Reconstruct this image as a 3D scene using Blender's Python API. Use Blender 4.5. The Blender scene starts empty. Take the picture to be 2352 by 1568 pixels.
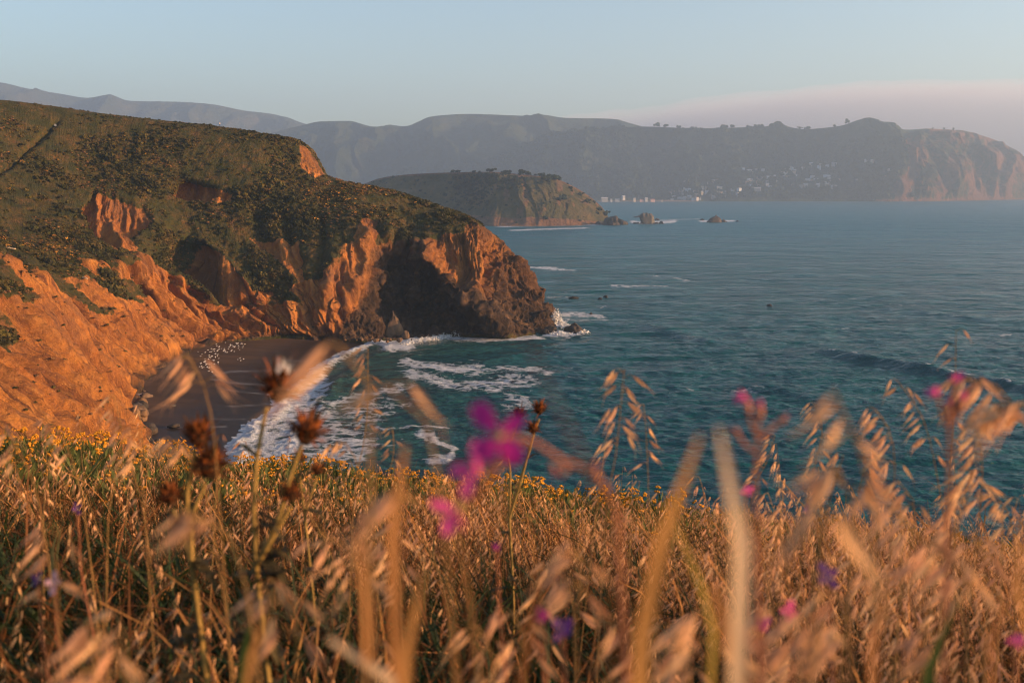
import bpy, math, random
import numpy as np
from mathutils import Vector, Matrix, Euler

rng = np.random.default_rng(7)
random.seed(7)
scene = bpy.context.scene
COL = scene.collection
R = math.radians

# ------------------------------------------------------------------ camera, sky, sun, exposure
CAM_H = 50.0
PITCH = 8.75
FPX = 2352 * 35.0 / 36.0            # focal length in pixels of a 2352 px wide picture
cd = bpy.data.cameras.new('camera')
cam = bpy.data.objects.new('camera', cd)
COL.objects.link(cam)
cam.location = (0, 0, CAM_H)
cam.rotation_euler = (R(90 - PITCH), 0, 0)
cd.lens = 35
cd.sensor_width = 36
cd.clip_start = 0.05
cd.clip_end = 60000
cd.dof.use_dof = True
cd.dof.focus_distance = 15.0
cd.dof.aperture_fstop = 6.2
scene.camera = cam

SUN_EL, SUN_AZ = 11.0, 9.0          # azimuth: degrees from +X towards -Y (behind the camera)
ux = math.cos(R(SUN_EL)) * math.cos(R(SUN_AZ))
uy = -math.cos(R(SUN_EL)) * math.sin(R(SUN_AZ))
uz = math.sin(R(SUN_EL))
TO_SUN = Vector((ux, uy, uz))
sl = bpy.data.lights.new('sun', 'SUN')
sl.energy = 5.0
sl.angle = R(0.5)
sl.color = (1.0, 0.55, 0.25)
sun = bpy.data.objects.new('sun', sl)
COL.objects.link(sun)
sun.rotation_euler = TO_SUN.to_track_quat('Z', 'Y').to_euler()
sun.location = (200, 0, 300)

world = bpy.data.worlds.new('World')
scene.world = world
world.use_nodes = True
wt = world.node_tree
sky = wt.nodes.new('ShaderNodeTexSky')
sky.sky_type = 'NISHITA'
sky.sun_disc = False
sky.sun_elevation = R(SUN_EL)
sky.sun_rotation = R(90 + SUN_AZ)
sky.air_density = 1.0
sky.dust_density = 2.0
sky.ozone_density = 1.8
bg = wt.nodes['Background']
bg.inputs['Strength'].default_value = 0.10
wt.links.new(sky.outputs[0], bg.inputs[0])

scene.view_settings.view_transform = 'Standard'
scene.view_settings.look = 'None'
scene.view_settings.gamma = 1
scene.view_settings.use_curve_mapping = False
scene.view_settings.exposure = 1.55
scene.render.engine = 'CYCLES'
scene.cycles.max_bounces = 6
scene.cycles.diffuse_bounces = 2
scene.cycles.glossy_bounces = 2
scene.cycles.transmission_bounces = 2
scene.cycles.transparent_max_bounces = 8
scene.cycles.volume_bounces = 0
scene.cycles.use_denoising = True
scene.cycles.filter_width = 1.15
scene.cycles.caustics_reflective = False
scene.cycles.caustics_refractive = False

# ------------------------------------------------------------------ measuring helpers (survey of the view)
SP, CP = math.sin(R(PITCH)), math.cos(R(PITCH))


def P(px, py, d):
    """World point seen at (px, py) of the 2352 px picture, d metres ahead."""
    x = (np.asarray(px, float) - 1176) / FPX
    u = (784 - np.asarray(py, float)) / FPX
    fy = CP + u * SP
    fz = -SP + u * CP
    s = np.asarray(d, float) / fy
    return np.stack(np.broadcast_arrays(x * s, d, CAM_H + fz * s), -1)


def PZ(px, py, z):
    """World point at height z seen at (px, py)."""
    u = (784 - np.asarray(py, float)) / FPX
    fy = CP + u * SP
    fz = -SP + u * CP
    return P(px, py, (np.asarray(z, float) - CAM_H) / fz * fy)


def proj(p):
    p = np.asarray(p, float)
    X, Y, Z = p[..., 0], p[..., 1], p[..., 2] - CAM_H
    dep = Y * CP - Z * SP
    up = Y * SP + Z * CP
    dep = np.maximum(dep, 1e-3)
    return 1176 + FPX * X / dep, 784 - FPX * up / dep


# ------------------------------------------------------------------ noise
_G = np.array([[1, 1, 0], [-1, 1, 0], [1, -1, 0], [-1, -1, 0], [1, 0, 1], [-1, 0, 1], [1, 0, -1], [-1, 0, -1],
               [0, 1, 1], [0, -1, 1], [0, 1, -1], [0, -1, -1], [1, 1, 0], [-1, 1, 0], [0, -1, 1], [0, -1, -1]], np.float32)


def _hash(ix, iy, iz, seed):
    n = (ix.astype(np.uint32) * np.uint32(374761393) + iy.astype(np.uint32) * np.uint32(668265263)
         + iz.astype(np.uint32) * np.uint32(2246822519) + np.uint32(seed * 3266489917 & 0xffffffff))
    n = (n ^ (n >> np.uint32(13))) * np.uint32(1274126177)
    return (n ^ (n >> np.uint32(16))) & np.uint32(15)


def pn(x, y, z=0.0, seed=0):
    x, y, z = np.broadcast_arrays(np.asarray(x, np.float32), np.asarray(y, np.float32), np.asarray(z, np.float32))
    fx, fy, fz = np.floor(x), np.floor(y), np.floor(z)
    ix, iy, iz = fx.astype(np.int32), fy.astype(np.int32), fz.astype(np.int32)
    x, y, z = x - fx, y - fy, z - fz
    u, v, w = x * x * x * (x * (x * 6 - 15) + 10), y * y * y * (y * (y * 6 - 15) + 10), z * z * z * (z * (z * 6 - 15) + 10)

    def c(a, b, d):
        g = _G[_hash(ix + a, iy + b, iz + d, seed)]
        return g[..., 0] * (x - a) + g[..., 1] * (y - b) + g[..., 2] * (z - d)
    l = lambda a, b, t: a + (b - a) * t
    return l(l(l(c(0, 0, 0), c(1, 0, 0), u), l(c(0, 1, 0), c(1, 1, 0), u), v),
             l(l(c(0, 0, 1), c(1, 0, 1), u), l(c(0, 1, 1), c(1, 1, 1), u), v), w)


def fbm(x, y, z=0.0, o=4, seed=0, gain=0.5, lac=2.03):
    t, a = 0.0, 1.0
    for i in range(o):
        t = t + a * pn(np.asarray(x) * lac ** i, np.asarray(y) * lac ** i, np.asarray(z) * lac ** i, seed + i)
        a *= gain
    return t


def ridged(x, y, z=0.0, o=4, seed=0, gain=0.5, lac=2.03):
    t, a = 0.0, 1.0
    for i in range(o):
        t = t + a * (1 - 2 * np.abs(pn(np.asarray(x) * lac ** i, np.asarray(y) * lac ** i, np.asarray(z) * lac ** i, seed + i)))
        a *= gain
    return t


def sstep(a, b, x):
    t = np.clip((x - a) / (b - a), 0, 1)
    return t * t * (3 - 2 * t)


def pchip(C, t):
    """Monotone cubic through C[k] at k = 0..n-1 along axis 0, evaluated at t."""
    C = np.asarray(C, float)
    n = len(C)
    dl = np.diff(C, axis=0)
    m = np.zeros_like(C)
    a, b = dl[:-1], dl[1:]
    with np.errstate(divide='ignore', invalid='ignore'):
        h = 2 * a * b / (a + b)
    m[1:-1] = np.where(a * b > 0, np.nan_to_num(h), 0)
    m[0], m[-1] = dl[0], dl[-1]
    i = np.clip(np.floor(t).astype(int), 0, n - 2)
    s = (t - i).reshape((-1,) + (1,) * (C.ndim - 1))
    return ((2 * s ** 3 - 3 * s ** 2 + 1) * C[i] + (s ** 3 - 2 * s ** 2 + s) * m[i]
            + (-2 * s ** 3 + 3 * s ** 2) * C[i + 1] + (s ** 3 - s ** 2) * m[i + 1])


def seg_dist(px, py, poly):
    """Distance of points to a polyline and the position 0..1 along it."""
    best = np.full(np.shape(px), 1e9)
    tt = np.zeros(np.shape(px))
    k = len(poly) - 1
    for i in range(k):
        (ax, ay), (bx, by) = poly[i][:2], poly[i + 1][:2]
        dx, dy = bx - ax, by - ay
        t = np.clip(((px - ax) * dx + (py - ay) * dy) / (dx * dx + dy * dy), 0, 1)
        d = np.hypot(px - ax - t * dx, py - ay - t * dy)
        m = d < best
        best = np.where(m, d, best)
        tt = np.where(m, (i + t) / k, tt)
    return best, tt


def inpoly(px, py, poly):
    c = np.zeros(np.shape(px), bool)
    n = len(poly)
    for i in range(n):
        (x1, y1), (x2, y2) = poly[i], poly[(i + 1) % n]
        if y1 == y2:
            continue
        c ^= ((y1 > py) != (y2 > py)) & (px < (x2 - x1) * (py - y1) / (y2 - y1) + x1)
    return c


def blob(px, py, poly, soft):
    """1 inside a polygon, falling to 0 over soft pixels outside and inside its edge."""
    d, _ = seg_dist(px, py, list(poly) + [poly[0]])
    s = np.where(inpoly(px, py, poly), d, -d)
    return sstep(-soft, soft, s)


# ------------------------------------------------------------------ object helpers
def tag(o, label=None, cat=None, group=None, kind=None):
    if label: o['label'] = label
    if cat: o['category'] = cat
    if group: o['group'] = group
    if kind: o['kind'] = kind
    return o


def mesh(name, v, f, mat=None, smooth=False):
    v = np.asarray(v, np.float32).reshape(-1, 3)
    me = bpy.data.meshes.new(name)
    if isinstance(f, np.ndarray):
        n, k = f.shape
        me.vertices.add(len(v)); me.vertices.foreach_set('co', v.ravel())
        me.loops.add(n * k); me.loops.foreach_set('vertex_index', f.astype(np.int32).ravel())
        me.polygons.add(n)
        me.polygons.foreach_set('loop_start', np.arange(0, n * k, k, dtype=np.int32))
        me.update(calc_edges=True)
    else:
        me.from_pydata(v.tolist(), [], f)
        me.update()
    if smooth:
        me.polygons.foreach_set('use_smooth', np.ones(len(me.polygons), bool))
    if mat is not None:
        for m in (mat if isinstance(mat, (list, tuple)) else [mat]):
            me.materials.append(m)
    return me


def attr(me, name, a):
    at = me.attributes.new(name, 'FLOAT', 'POINT')
    at.data.foreach_set('value', np.asarray(a, np.float32).ravel())


def obj(name, me, parent=None, loc=None):
    o = bpy.data.objects.new(name, me)
    COL.objects.link(o)
    if parent is not None: o.parent = parent
    if loc is not None: o.location = loc
    return o


def grid_faces(nu, nv):
    i = np.arange(nu * nv).reshape(nu, nv)
    return np.stack([i[:-1, :-1], i[1:, :-1], i[1:, 1:], i[:-1, 1:]], -1).reshape(-1, 4)


def grid_normals(p):
    du = np.gradient(p, axis=0)
    dv = np.gradient(p, axis=1)
    n = np.cross(du, dv)
    n /= np.linalg.norm(n, axis=-1, keepdims=True) + 1e-9
    return n


class NT:
    """Small wrapper to wire material nodes."""
    def __init__(s, name):
        s.m = bpy.data.materials.new(name)
        s.m.use_nodes = True
        s.t = s.m.node_tree
        s.t.nodes.clear()
        s.out = s.t.nodes.new('ShaderNodeOutputMaterial')

    def n(s, typ, ins=None, **kw):
        nd = s.t.nodes.new('ShaderNode' + typ)
        for k, v in kw.items(): setattr(nd, k, v)
        for k, v in (ins or {}).items(): s.set(nd.inputs[k], v)
        return nd

    def set(s, sock, v):
        if isinstance(v, bpy.types.Node): v = v.outputs[0]
        if isinstance(v, bpy.types.NodeSocket): s.t.links.new(v, sock)
        elif isinstance(v, (tuple, list)) and len(v) == 3 and sock.type == 'RGBA': sock.default_value = (*v, 1)
        else: sock.default_value = v

    def at(s, name): return s.n('Attribute', attribute_name=name).outputs['Fac']

    def noise(s, scale, detail=4, rough=0.55, vec=None, dist=0.0):
        ins = {'Scale': scale, 'Detail': detail, 'Roughness': rough, 'Distortion': dist}
        if vec is not None: ins['Vector'] = vec
        return s.n('TexNoise', ins).outputs['Fac']

    def math(s, op, a, b=0.0, c=0.0, clamp=False):
        return s.n('Math', {0: a, 1: b, 2: c}, operation=op, use_clamp=clamp).outputs[0]

    def ramp(s, f, stops):
        nd = s.n('ValToRGB', {0: f})
        e = nd.color_ramp.elements
        while len(e) < len(stops): e.new(0.5)
        for k, (p, c) in zip(e, stops):
            k.position = p
            k.color = (c, c, c, 1) if isinstance(c, (int, float)) else (*c, 1)
        return nd.outputs[0]

    def mix(s, f, a, b, mode='MIX'):
        nd = s.n('Mix', data_type='RGBA', blend_type=mode)
        s.set(nd.inputs[0], f); s.set(nd.inputs[6], a); s.set(nd.inputs[7], b)
        return nd.outputs[2]

    def bump(s, h, strength, dist=1.0):
        return s.n('Bump', {'Height': h, 'Strength': strength, 'Distance': dist}).outputs[0]

    def bsdf(s, color, rough=0.8, normal=None, **kw):
        b = s.n('BsdfPrincipled', {'Base Color': color, 'Roughness': rough, **kw})
        if normal is not None: s.set(b.inputs['Normal'], normal)
        return b

    def done(s, sh):
        s.set(s.out.inputs['Surface'], sh)
        return s.m


def pos_vec(nt, sx=1, sy=1, sz=1, rot=None):
    g = nt.n('NewGeometry').outputs['Position']
    mp = nt.n('Mapping', {'Vector': g, 'Scale': (sx, sy, sz)})
    if rot: mp.inputs['Rotation'].default_value = rot
    return mp.outputs[0]


# ------------------------------------------------------------------ materials of the land
def mat_headland():
    t = NT('headland_soil')
    veg, rock = t.at('veg'), t.at('rock')
    streak = t.at('streak')
    g = pos_vec(t)
    gs = pos_vec(t, 1, 1, 0.25)
    soil = t.ramp(t.noise(0.09, 6, 0.6, g), [(0.3, (0.25, 0.080, 0.020)), (0.5, (0.43, 0.160, 0.034)), (0.72, (0.56, 0.238, 0.052))])
    soil = t.mix(t.ramp(t.noise(0.6, 6, 0.65, gs), [(0.42, 0.0), (0.68, 0.75)]), soil, (0.19, 0.075, 0.032))
    sc = t.n('CombineXYZ', {0: t.at('along'), 1: t.at('down'), 2: 0.0}).outputs[0]
    def sl(sx, sy, det=5, ro=0.6):
        return t.noise(1.0, det, ro, t.n('Mapping', {'Vector': sc, 'Scale': (sx, sy, 1)}).outputs[0], 0.35)
    rl1, rl2, rl3 = sl(0.55, 0.035, 7, 0.74), sl(1.6, 0.16, 5, 0.65), sl(0.10, 0.05, 5, 0.6)
    soil = t.mix(t.math('MULTIPLY', streak, 0.6), soil, (0.165, 0.060, 0.022))  # darker weathering plus painted shade of the gullies
    soil = t.mix(t.ramp(rl1, [(0.38, 0.95), (0.46, 0.0)]), soil, (0.12, 0.046, 0.020))
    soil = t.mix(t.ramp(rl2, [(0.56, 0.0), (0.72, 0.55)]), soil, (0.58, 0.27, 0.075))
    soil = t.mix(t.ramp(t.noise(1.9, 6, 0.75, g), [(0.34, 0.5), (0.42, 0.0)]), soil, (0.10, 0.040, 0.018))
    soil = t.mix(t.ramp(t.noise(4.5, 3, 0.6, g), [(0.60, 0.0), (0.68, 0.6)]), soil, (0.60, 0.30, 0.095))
    soil = t.mix(t.ramp(rl3, [(0.52, 0.0), (0.66, 0.6)]), soil, (0.20, 0.095, 0.045))
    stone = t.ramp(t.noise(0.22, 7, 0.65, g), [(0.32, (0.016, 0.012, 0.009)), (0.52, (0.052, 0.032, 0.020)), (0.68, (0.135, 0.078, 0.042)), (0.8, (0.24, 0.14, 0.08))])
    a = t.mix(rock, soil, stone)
    gr = t.ramp(t.noise(0.16, 7, 0.7, g), [(0.28, (0.016, 0.021, 0.006)), (0.43, (0.040, 0.038, 0.010)), (0.55, (0.085, 0.056, 0.017)), (0.70, (0.17, 0.080, 0.028))])
    gr = t.mix(t.ramp(t.noise(1.1, 5, 0.7, g), [(0.40, 0.0), (0.62, 0.8)]), gr, (0.035, 0.042, 0.013))
    edge = t.math('ADD', veg, t.math('MULTIPLY', t.math('SUBTRACT', t.noise(0.45, 5, 0.65, g), 0.5), 1.1))
    c = t.mix(t.ramp(edge, [(0.42, 0.0), (0.58, 1.0)]), a, gr)
    h = t.math('ADD', t.noise(1.3, 8, 0.7, g), t.math('MULTIPLY_ADD', rl1, 1.6, t.math('MULTIPLY', rl2, 0.7)))
    return t.done(t.bsdf(c, 0.95, t.bump(h, 1.0, 0.8), **{'Specular IOR Level': 0.15}))


def mat_hill(name, cols, cliff=(0.16, 0.075, 0.035), scale=0.02):
    t = NT(name)
    bare = t.at('bare')
    g = pos_vec(t)
    c = t.ramp(t.noise(scale, 8, 0.68, g), [(0.30, cols[0]), (0.48, cols[1]), (0.62, cols[2]), (0.76, cols[3])])
    r = t.ramp(t.noise(scale * 3, 6, 0.65, g), [(0.3, tuple(x * 0.45 for x in cliff)), (0.62, cliff), (0.8, tuple(x * 1.5 for x in cliff))])
    edge = t.math('ADD', bare, t.math('MULTIPLY', t.math('SUBTRACT', t.noise(scale * 4, 5, 0.65, g), 0.5), 0.9))
    c = t.mix(t.ramp(edge, [(0.4, 0.0), (0.62, 1.0)]), c, r)
    h = t.noise(scale * 7, 7, 0.7, g)
    return t.done(t.bsdf(c, 0.95, t.bump(h, 1.0, 0.25 / scale), **{'Specular IOR Level': 0.1}))


# ------------------------------------------------------------------ the near headland (cliffs and hill round the cove)
# stations along the shore: base, mid cliff, rim, hill, hill, ridge; each (px, py, metres behind the base point)
ST = [
    # base (px,py,z)      mid             rim              hill a             hill b             ridge
    ((430, 1300, 1.5), (260, 1180, 2), (-60, 1000, 4), (-330, 800, 10), (-500, 600, 30), (-700, 350, 60)),
    ((352, 1060, 1.8), (190, 930, 1), (-90, 770, 3), (-230, 640, 14), (-330, 480, 35), (-480, 270, 75)),
    ((308, 950, 1.8), (170, 800, 2), (-20, 610, 8), (-90, 545, 32), (-160, 420, 70), (-200, 210, 115)),
    ((338, 868, 2.0), (215, 740, 2), (80, 622, 5), (30, 545, 28), (10, 400, 72), (10, 232, 112)),
    ((440, 806, 2.2), (345, 720, 0), (240, 612, -2), (165, 530, 14), (190, 420, 52), (235, 262, 85)),
    ((520, 785, 2.3), (430, 712, 0), (345, 612, 0), (290, 520, 18), (290, 420, 42), (360, 276, 72)),
    ((590, 776, 2.4), (540, 735, 1), (500, 690, 2), (470, 575, 22), (420, 440, 40), (500, 292, 66)),
    ((665, 770, 2.4), (640, 730, 1), (618, 682, 3), (560, 600, 16), (560, 450, 36), (600, 308, 60)),
    ((755, 773, 2.2), (735, 700, 2), (715, 620, 10), (690, 510, 31), (678, 410, 50), (680, 322, 68)),
    ((850, 779, 1.0), (845, 665, 11), (840, 560, 19), (815, 480, 38), (790, 425, 54), (752, 410, 64)),
    ((955, 777, 0.0), (955, 655, 17), (950, 570, 22), (935, 505, 36), (915, 460, 46), (905, 440, 56)),
    ((1055, 771, 0.0), (1045, 650, 10), (1035, 575, 13), (1030, 525, 21), (1030, 500, 32), (1020, 480, 42)),
    ((1162, 773, 0.0), (1110, 655, 6), (1095, 585, 13), (1095, 540, 19), (1100, 522, 25), (1085, 503, 32)),
    ((1222, 764, 0.0), (1178, 690, 7), (1152, 620, 13), (1138, 578, 17), (1132, 558, 20), (1122, 533, 27)),
    ((1258, 752, 0.0), (1228, 698, 5), (1192, 650, 8), (1170, 605, 10), (1160, 578, 14), (1147, 554, 20)),
    ((1236, 714, 0.0), (1212, 692, 2), (1182, 645, 4), (1164, 600, 6), (1154, 580, 8), (1140, 558, 10)),
]


def build_headland():
    C = []
    for s in ST:
        b = PZ(*s[0])
        row = [b + np.array([0, 0, -4.5]) + (b * [0, -0.008, 0]), b]
        for (px, py, dd) in s[1:]:
            row.append(P(px, py, b[1] + dd))
        r = row[-1]
        row.append(r + [0, 14, -2.0])
        row.append(r + [-4, 60, -14])
        row.append(np.array([r[0] - 10, r[1] + 130, -4]))
        C.append(row)
    # close the far side of the point and run on behind it
    last = C[-1]
    back = [p + np.array([-22, 26, 0]) for p in last]
    C.append(back)
    C.append([np.array([p[0] - 60, p[1] + 30, min(p[2], 20)]) for p in back])
    C = np.array(C)                                     # stations x rows x 3
    ns, nr = C.shape[:2]
    NU = 1000
    tu = np.interp(np.linspace(0, 1, NU), [0, 0.10, 0.92, 0.97, 1], [0, 2, 14.6, 15.6, ns - 1])
    rows = np.concatenate([np.linspace(0, 1, 16, False), np.linspace(1, 3, 200, False), np.linspace(3, 4, 90, False),
                           np.linspace(4, 6, 150, False), np.linspace(6, 7, 26, False), np.linspace(7, 9, 16)])
    A = pchip(C, tu)                                    # NU x nr x 3
    B = pchip(A.transpose(1, 0, 2), rows).transpose(1, 0, 2)
    NV = len(rows)
    p = B
    n = grid_normals(p)
    if n[NU // 2, 300, 1] > 0: n = -n
    px, py = proj(p)
    rr = np.broadcast_to(rows, (NU, NV))
    uu = np.broadcast_to(tu[:, None], (NU, NV))
    su = np.concatenate([[0], np.cumsum(np.linalg.norm(np.diff(p[:, 16], axis=0), axis=1))])[:, None]   # metres along the shore
    S = np.broadcast_to(su, (NU, NV))

    front = (rr < 6.3) & (uu < 15.3)

    def carve(poly, w, dep, sharp=1.0):
        d, t = seg_dist(px, py, poly)
        ends = sstep(0, 0.12, t) * sstep(0, 0.10, 1 - t) * 0.75 + 0.25
        return np.where(front, dep * np.exp(-(d / w) ** 2 * sharp) * ends, 0)

    D = np.zeros((NU, NV))
    # the large hollows and spurs
    D -= carve([(330, 590), (400, 610), (470, 640), (545, 690), (600, 705)], 22, 7)      # gully behind the fluted front cliff
    D -= carve([(405, 545), (450, 600), (470, 640)], 26, 7)
    D += carve([(440, 555), (475, 585), (520, 625), (560, 670), (590, 715)], 17, 5.5)    # bare spur beside it
    D += carve([(240, 620), (340, 612), (430, 655), (505, 700)], 16, 3.5)                # crest of the fluted cliff
    D -= carve([(335, 650), (345, 690)], 10, 3)
    D -= carve([(590, 480), (600, 540), (640, 590)], 16, 2)
    D -= carve([(655, 490), (665, 560), (690, 620)], 14, 2.5)
    D -= carve([(735, 490), (745, 560), (725, 640)], 13, 2)
    D += carve([(845, 520), (838, 600), (800, 680), (770, 720)], 15, 2.5)                  # lit rib left of the dark bay
    D += carve([(775, 590), (745, 660), (735, 740)], 14, 2.0)
    D -= carve([(905, 590), (905, 650), (905, 740)], 34, 6)                             # dark bay of the point
    D += carve([(878, 515), (892, 590), (880, 660)], 9, 4)
    D += carve([(1000, 585), (988, 650), (1005, 720)], 9, 4)
    D += carve([(925, 540), (915, 600)], 8, 3)
    D -= carve([(985, 640), (985, 700), (1010, 760)], 30, 7)
    D += carve([(955, 560), (962, 630), (945, 715)], 11, 7)
    D += carve([(985, 560), (1000, 605), (1040, 650), (1078, 672), (1110, 715), (1158, 772)], 20, 11)   # spur of the point
    D += carve([(1100, 680), (1140, 735), (1165, 772)], 10, 4)
    D -= carve([(1128, 560), (1130, 620), (1120, 680)], 13, 7)                           # dark cleft
    D -= carve([(1150, 690), (1180, 740)], 16, 4)
    D += carve([(1165, 590), (1195, 650), (1205, 700)], 16, 4)
    D += carve([(1215, 680), (1248, 700), (1258, 730)], 16, 5)
    D -= carve([(410, 425), (470, 440), (530, 450)], 14, 3)                              # small scarp on the hillside
    D -= carve([(200, 450), (260, 480), (330, 530)], 22, 4)
    D -= carve([(0, 585), (25, 600), (60, 640)], 16, 3)
    D -= carve([(-30, 420), (40, 370), (90, 320), (140, 272)], 7, 2.2)                   # hiking path cut into the hill
    p = p + n * D[..., None]

    # natural relief
    bare_rows = sstep(0.8, 1.2, rr) * (1 - sstep(2.75, 3.2, rr + 0.5 * fbm(S / 14, rr * 1.3, 3.1, 4, 11)))
    pxb, pyb = px, py
    wob = 9 * fbm(pxb / 30, pyb / 30, 0, 4, 5)
    scarp = np.zeros((NU, NV))
    for poly, soft in [
        ([(185, 485), (215, 440), (270, 455), (330, 480), (345, 520), (300, 540), (330, 600), (260, 570), (215, 540)], 10),
        ([(405, 418), (430, 415), (530, 440), (540, 470), (440, 462), (400, 450)], 8),
        ([(690, 335), (715, 345), (752, 408), (720, 412), (690, 385)], 7),
        ([(440, 560), (470, 580), (560, 665), (600, 700), (540, 690), (470, 640), (430, 600)], 9),
        ([(575, 545), (690, 560), (700, 660), (640, 600)], 12),
        ([(830, 508), (864, 516), (852, 590), (812, 640), (800, 690), (745, 705), (752, 640), (800, 575)], 8),
        ([(980, 575), (1010, 545), (1080, 530), (1150, 548), (1180, 600), (1270, 760), (700, 790), (740, 650), (860, 600), (900, 560)], 14),
        ([(1080, 505), (1150, 540), (1190, 600), (1160, 620), (1060, 540)], 8),
    ]:
        scarp = np.maximum(scarp, np.where(front, blob(pxb + wob, pyb + wob * 0.7, poly, soft), 0))
    patches = np.zeros((NU, NV))
    for poly, soft in [
        ([(60, 600), (165, 600), (150, 645), (200, 690), (270, 725), (205, 718), (132, 674), (95, 640)], 9),
        ([(-80, 632), (0, 640), (45, 662), (75, 700), (20, 690), (-80, 680)], 8), ([(214, 650), (250, 645), (300, 672), (330, 700), (260, 690)], 9), ([(-60, 740), (30, 760), (60, 800), (-60, 790)], 9),
        ([(-60, 650), (40, 660), (60, 690), (-40, 690)], 12),
        ([(220, 620), (330, 660), (350, 690), (250, 670)], 10),
        ([(600, 590), (700, 700), (640, 690), (560, 600)], 10),
    ]:
        patches = np.maximum(patches, np.where(front, blob(pxb + wob, pyb, poly, soft), 0))
    grass_lip = sstep(0.1, 0.5, fbm(S / 9, rr * 2.2, 7.7, 4, 21)) * sstep(2.0, 2.7, rr) * (uu < 8)
    bare = np.clip(np.maximum(bare_rows * (1 - 0.95 * patches) * (1 - 0.5 * grass_lip), scarp), 0, 1)
    rockm = sstep(8.0, 9.6, uu + 1.1 * fbm(S / 25, rr * 1.5, 0, 3, 33)) * (0.85 + 0.15 * sstep(2.6, 1.6, rr)) + \
        sstep(1.28, 1.05, rr + 0.22 * fbm(S / 7, rr, 0.3, 3, 41))
    rockm = np.clip(rockm, 0, 1)
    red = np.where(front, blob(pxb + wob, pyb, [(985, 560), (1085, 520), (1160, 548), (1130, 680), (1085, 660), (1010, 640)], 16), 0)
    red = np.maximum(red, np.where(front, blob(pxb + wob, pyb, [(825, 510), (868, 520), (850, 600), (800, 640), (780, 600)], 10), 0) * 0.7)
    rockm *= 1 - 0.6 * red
    dark = np.where(front, blob(pxb + wob, pyb, [(860, 600), (980, 580), (1030, 660), (1150, 780), (765, 795), (785, 740), (825, 690)], 18), 0)  # bay rock, forced fully dark to paint its shade deeper
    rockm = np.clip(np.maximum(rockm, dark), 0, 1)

    q = p
    big = fbm(q[..., 0] / 38, q[..., 1] / 38, q[..., 2] / 30, 3, 2)
    # rills running down the slope
    ridgef = ridged(S / 8.5 + 0.28 * fbm(S / 14, rr * 1.1, 0, 3, 55), rr * 0.16, 0.5, 4, 9, 0.5)
    rill = (ridgef - 1.0)
    rill2 = ridged(S / 3.0 + 0.25 * fbm(S / 7, rr * 1.5, 0, 2, 56), rr * 0.3, 0.2, 3, 19, 0.55) - 0.9
    gul = np.maximum(0, ridged(S / 10.0 + 0.22 * fbm(S / 12, rr * 1.3, 4, 3, 57), rr * 0.10, 2.5, 2, 29, 0.35) - 0.80) / 0.55
    gul = np.clip(gul, 0, 1) ** 1.5 * sstep(0.95, 1.4, rr)
    rocky = ridged(q[..., 0] / 13, q[..., 1] / 13, q[..., 2] / 17, 5, 71, 0.52) - 1.1
    lump = fbm(q[..., 0] / 5, q[..., 1] / 5, q[..., 2] / 5, 4, 81)
    tus = fbm(q[..., 0] / 2.2, q[..., 1] / 2.2, q[..., 2] / 2.2, 3, 91)
    fade = sstep(0.2, 1.0, rr) * (1 - sstep(7.5, 8.8, rr))
    disp = 2.0 * big * (0.4 + 0.6 * bare) + bare * ((1 - rockm) * ((2.6 + 1.6 * (uu < 7.5)) * rill + 1.1 * rill2 + 0.35 * lump + 0.4 * tus - 4.2 * gul) + rockm * (3.0 * rocky + 1.3 * lump + 0.8 * tus + 0.5 * rill))
    disp += (1 - bare) * (0.55 * lump + 0.35 * tus + 0.35 * rill * sstep(5.5, 3.5, rr))
    # step at the edge of bare ground: turf stands a little proud
    disp += 0.8 * (1 - bare)
    ridge_keep = 1 - 0.75 * np.exp(-((rr - 6) / 0.5) ** 2)
    n2 = grid_normals(p)
    if n2[NU // 2, 300, 1] > 0: n2 = -n2
    p = p + n2 * (disp * fade * ridge_keep)[..., None]
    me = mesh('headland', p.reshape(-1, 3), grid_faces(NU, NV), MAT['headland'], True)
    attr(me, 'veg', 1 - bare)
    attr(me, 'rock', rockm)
    attr(me, 'streak', np.clip(gul * 1.6 + sstep(0.05, -0.75, rill) * 0.5 + sstep(0.1, -0.7, rill2) * 0.6 + 0.5 * sstep(0.1, 0.5, lump), 0, 1))  # weathered streaks, with gully shade painted in as darker soil
    attr(me, 'along', S + 2.5 * fbm(S / 9, rr * 1.2, 0, 3, 66))
    dn = np.concatenate([np.zeros((NU, 1)), np.cumsum(np.linalg.norm(np.diff(p, axis=1), axis=2), axis=1)], 1)
    attr(me, 'down', dn)
    o = obj('headland', me)
    tag(o, 'grassy headland with eroded orange cliffs round a small dark beach', kind='structure')
    return dict(p=p, n=grid_normals(p), bare=bare, rock=rockm, rr=rr, uu=uu, px=px, py=py)


MAT = {}
MAT['headland'] = mat_headland()
HL = build_headland()


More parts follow.
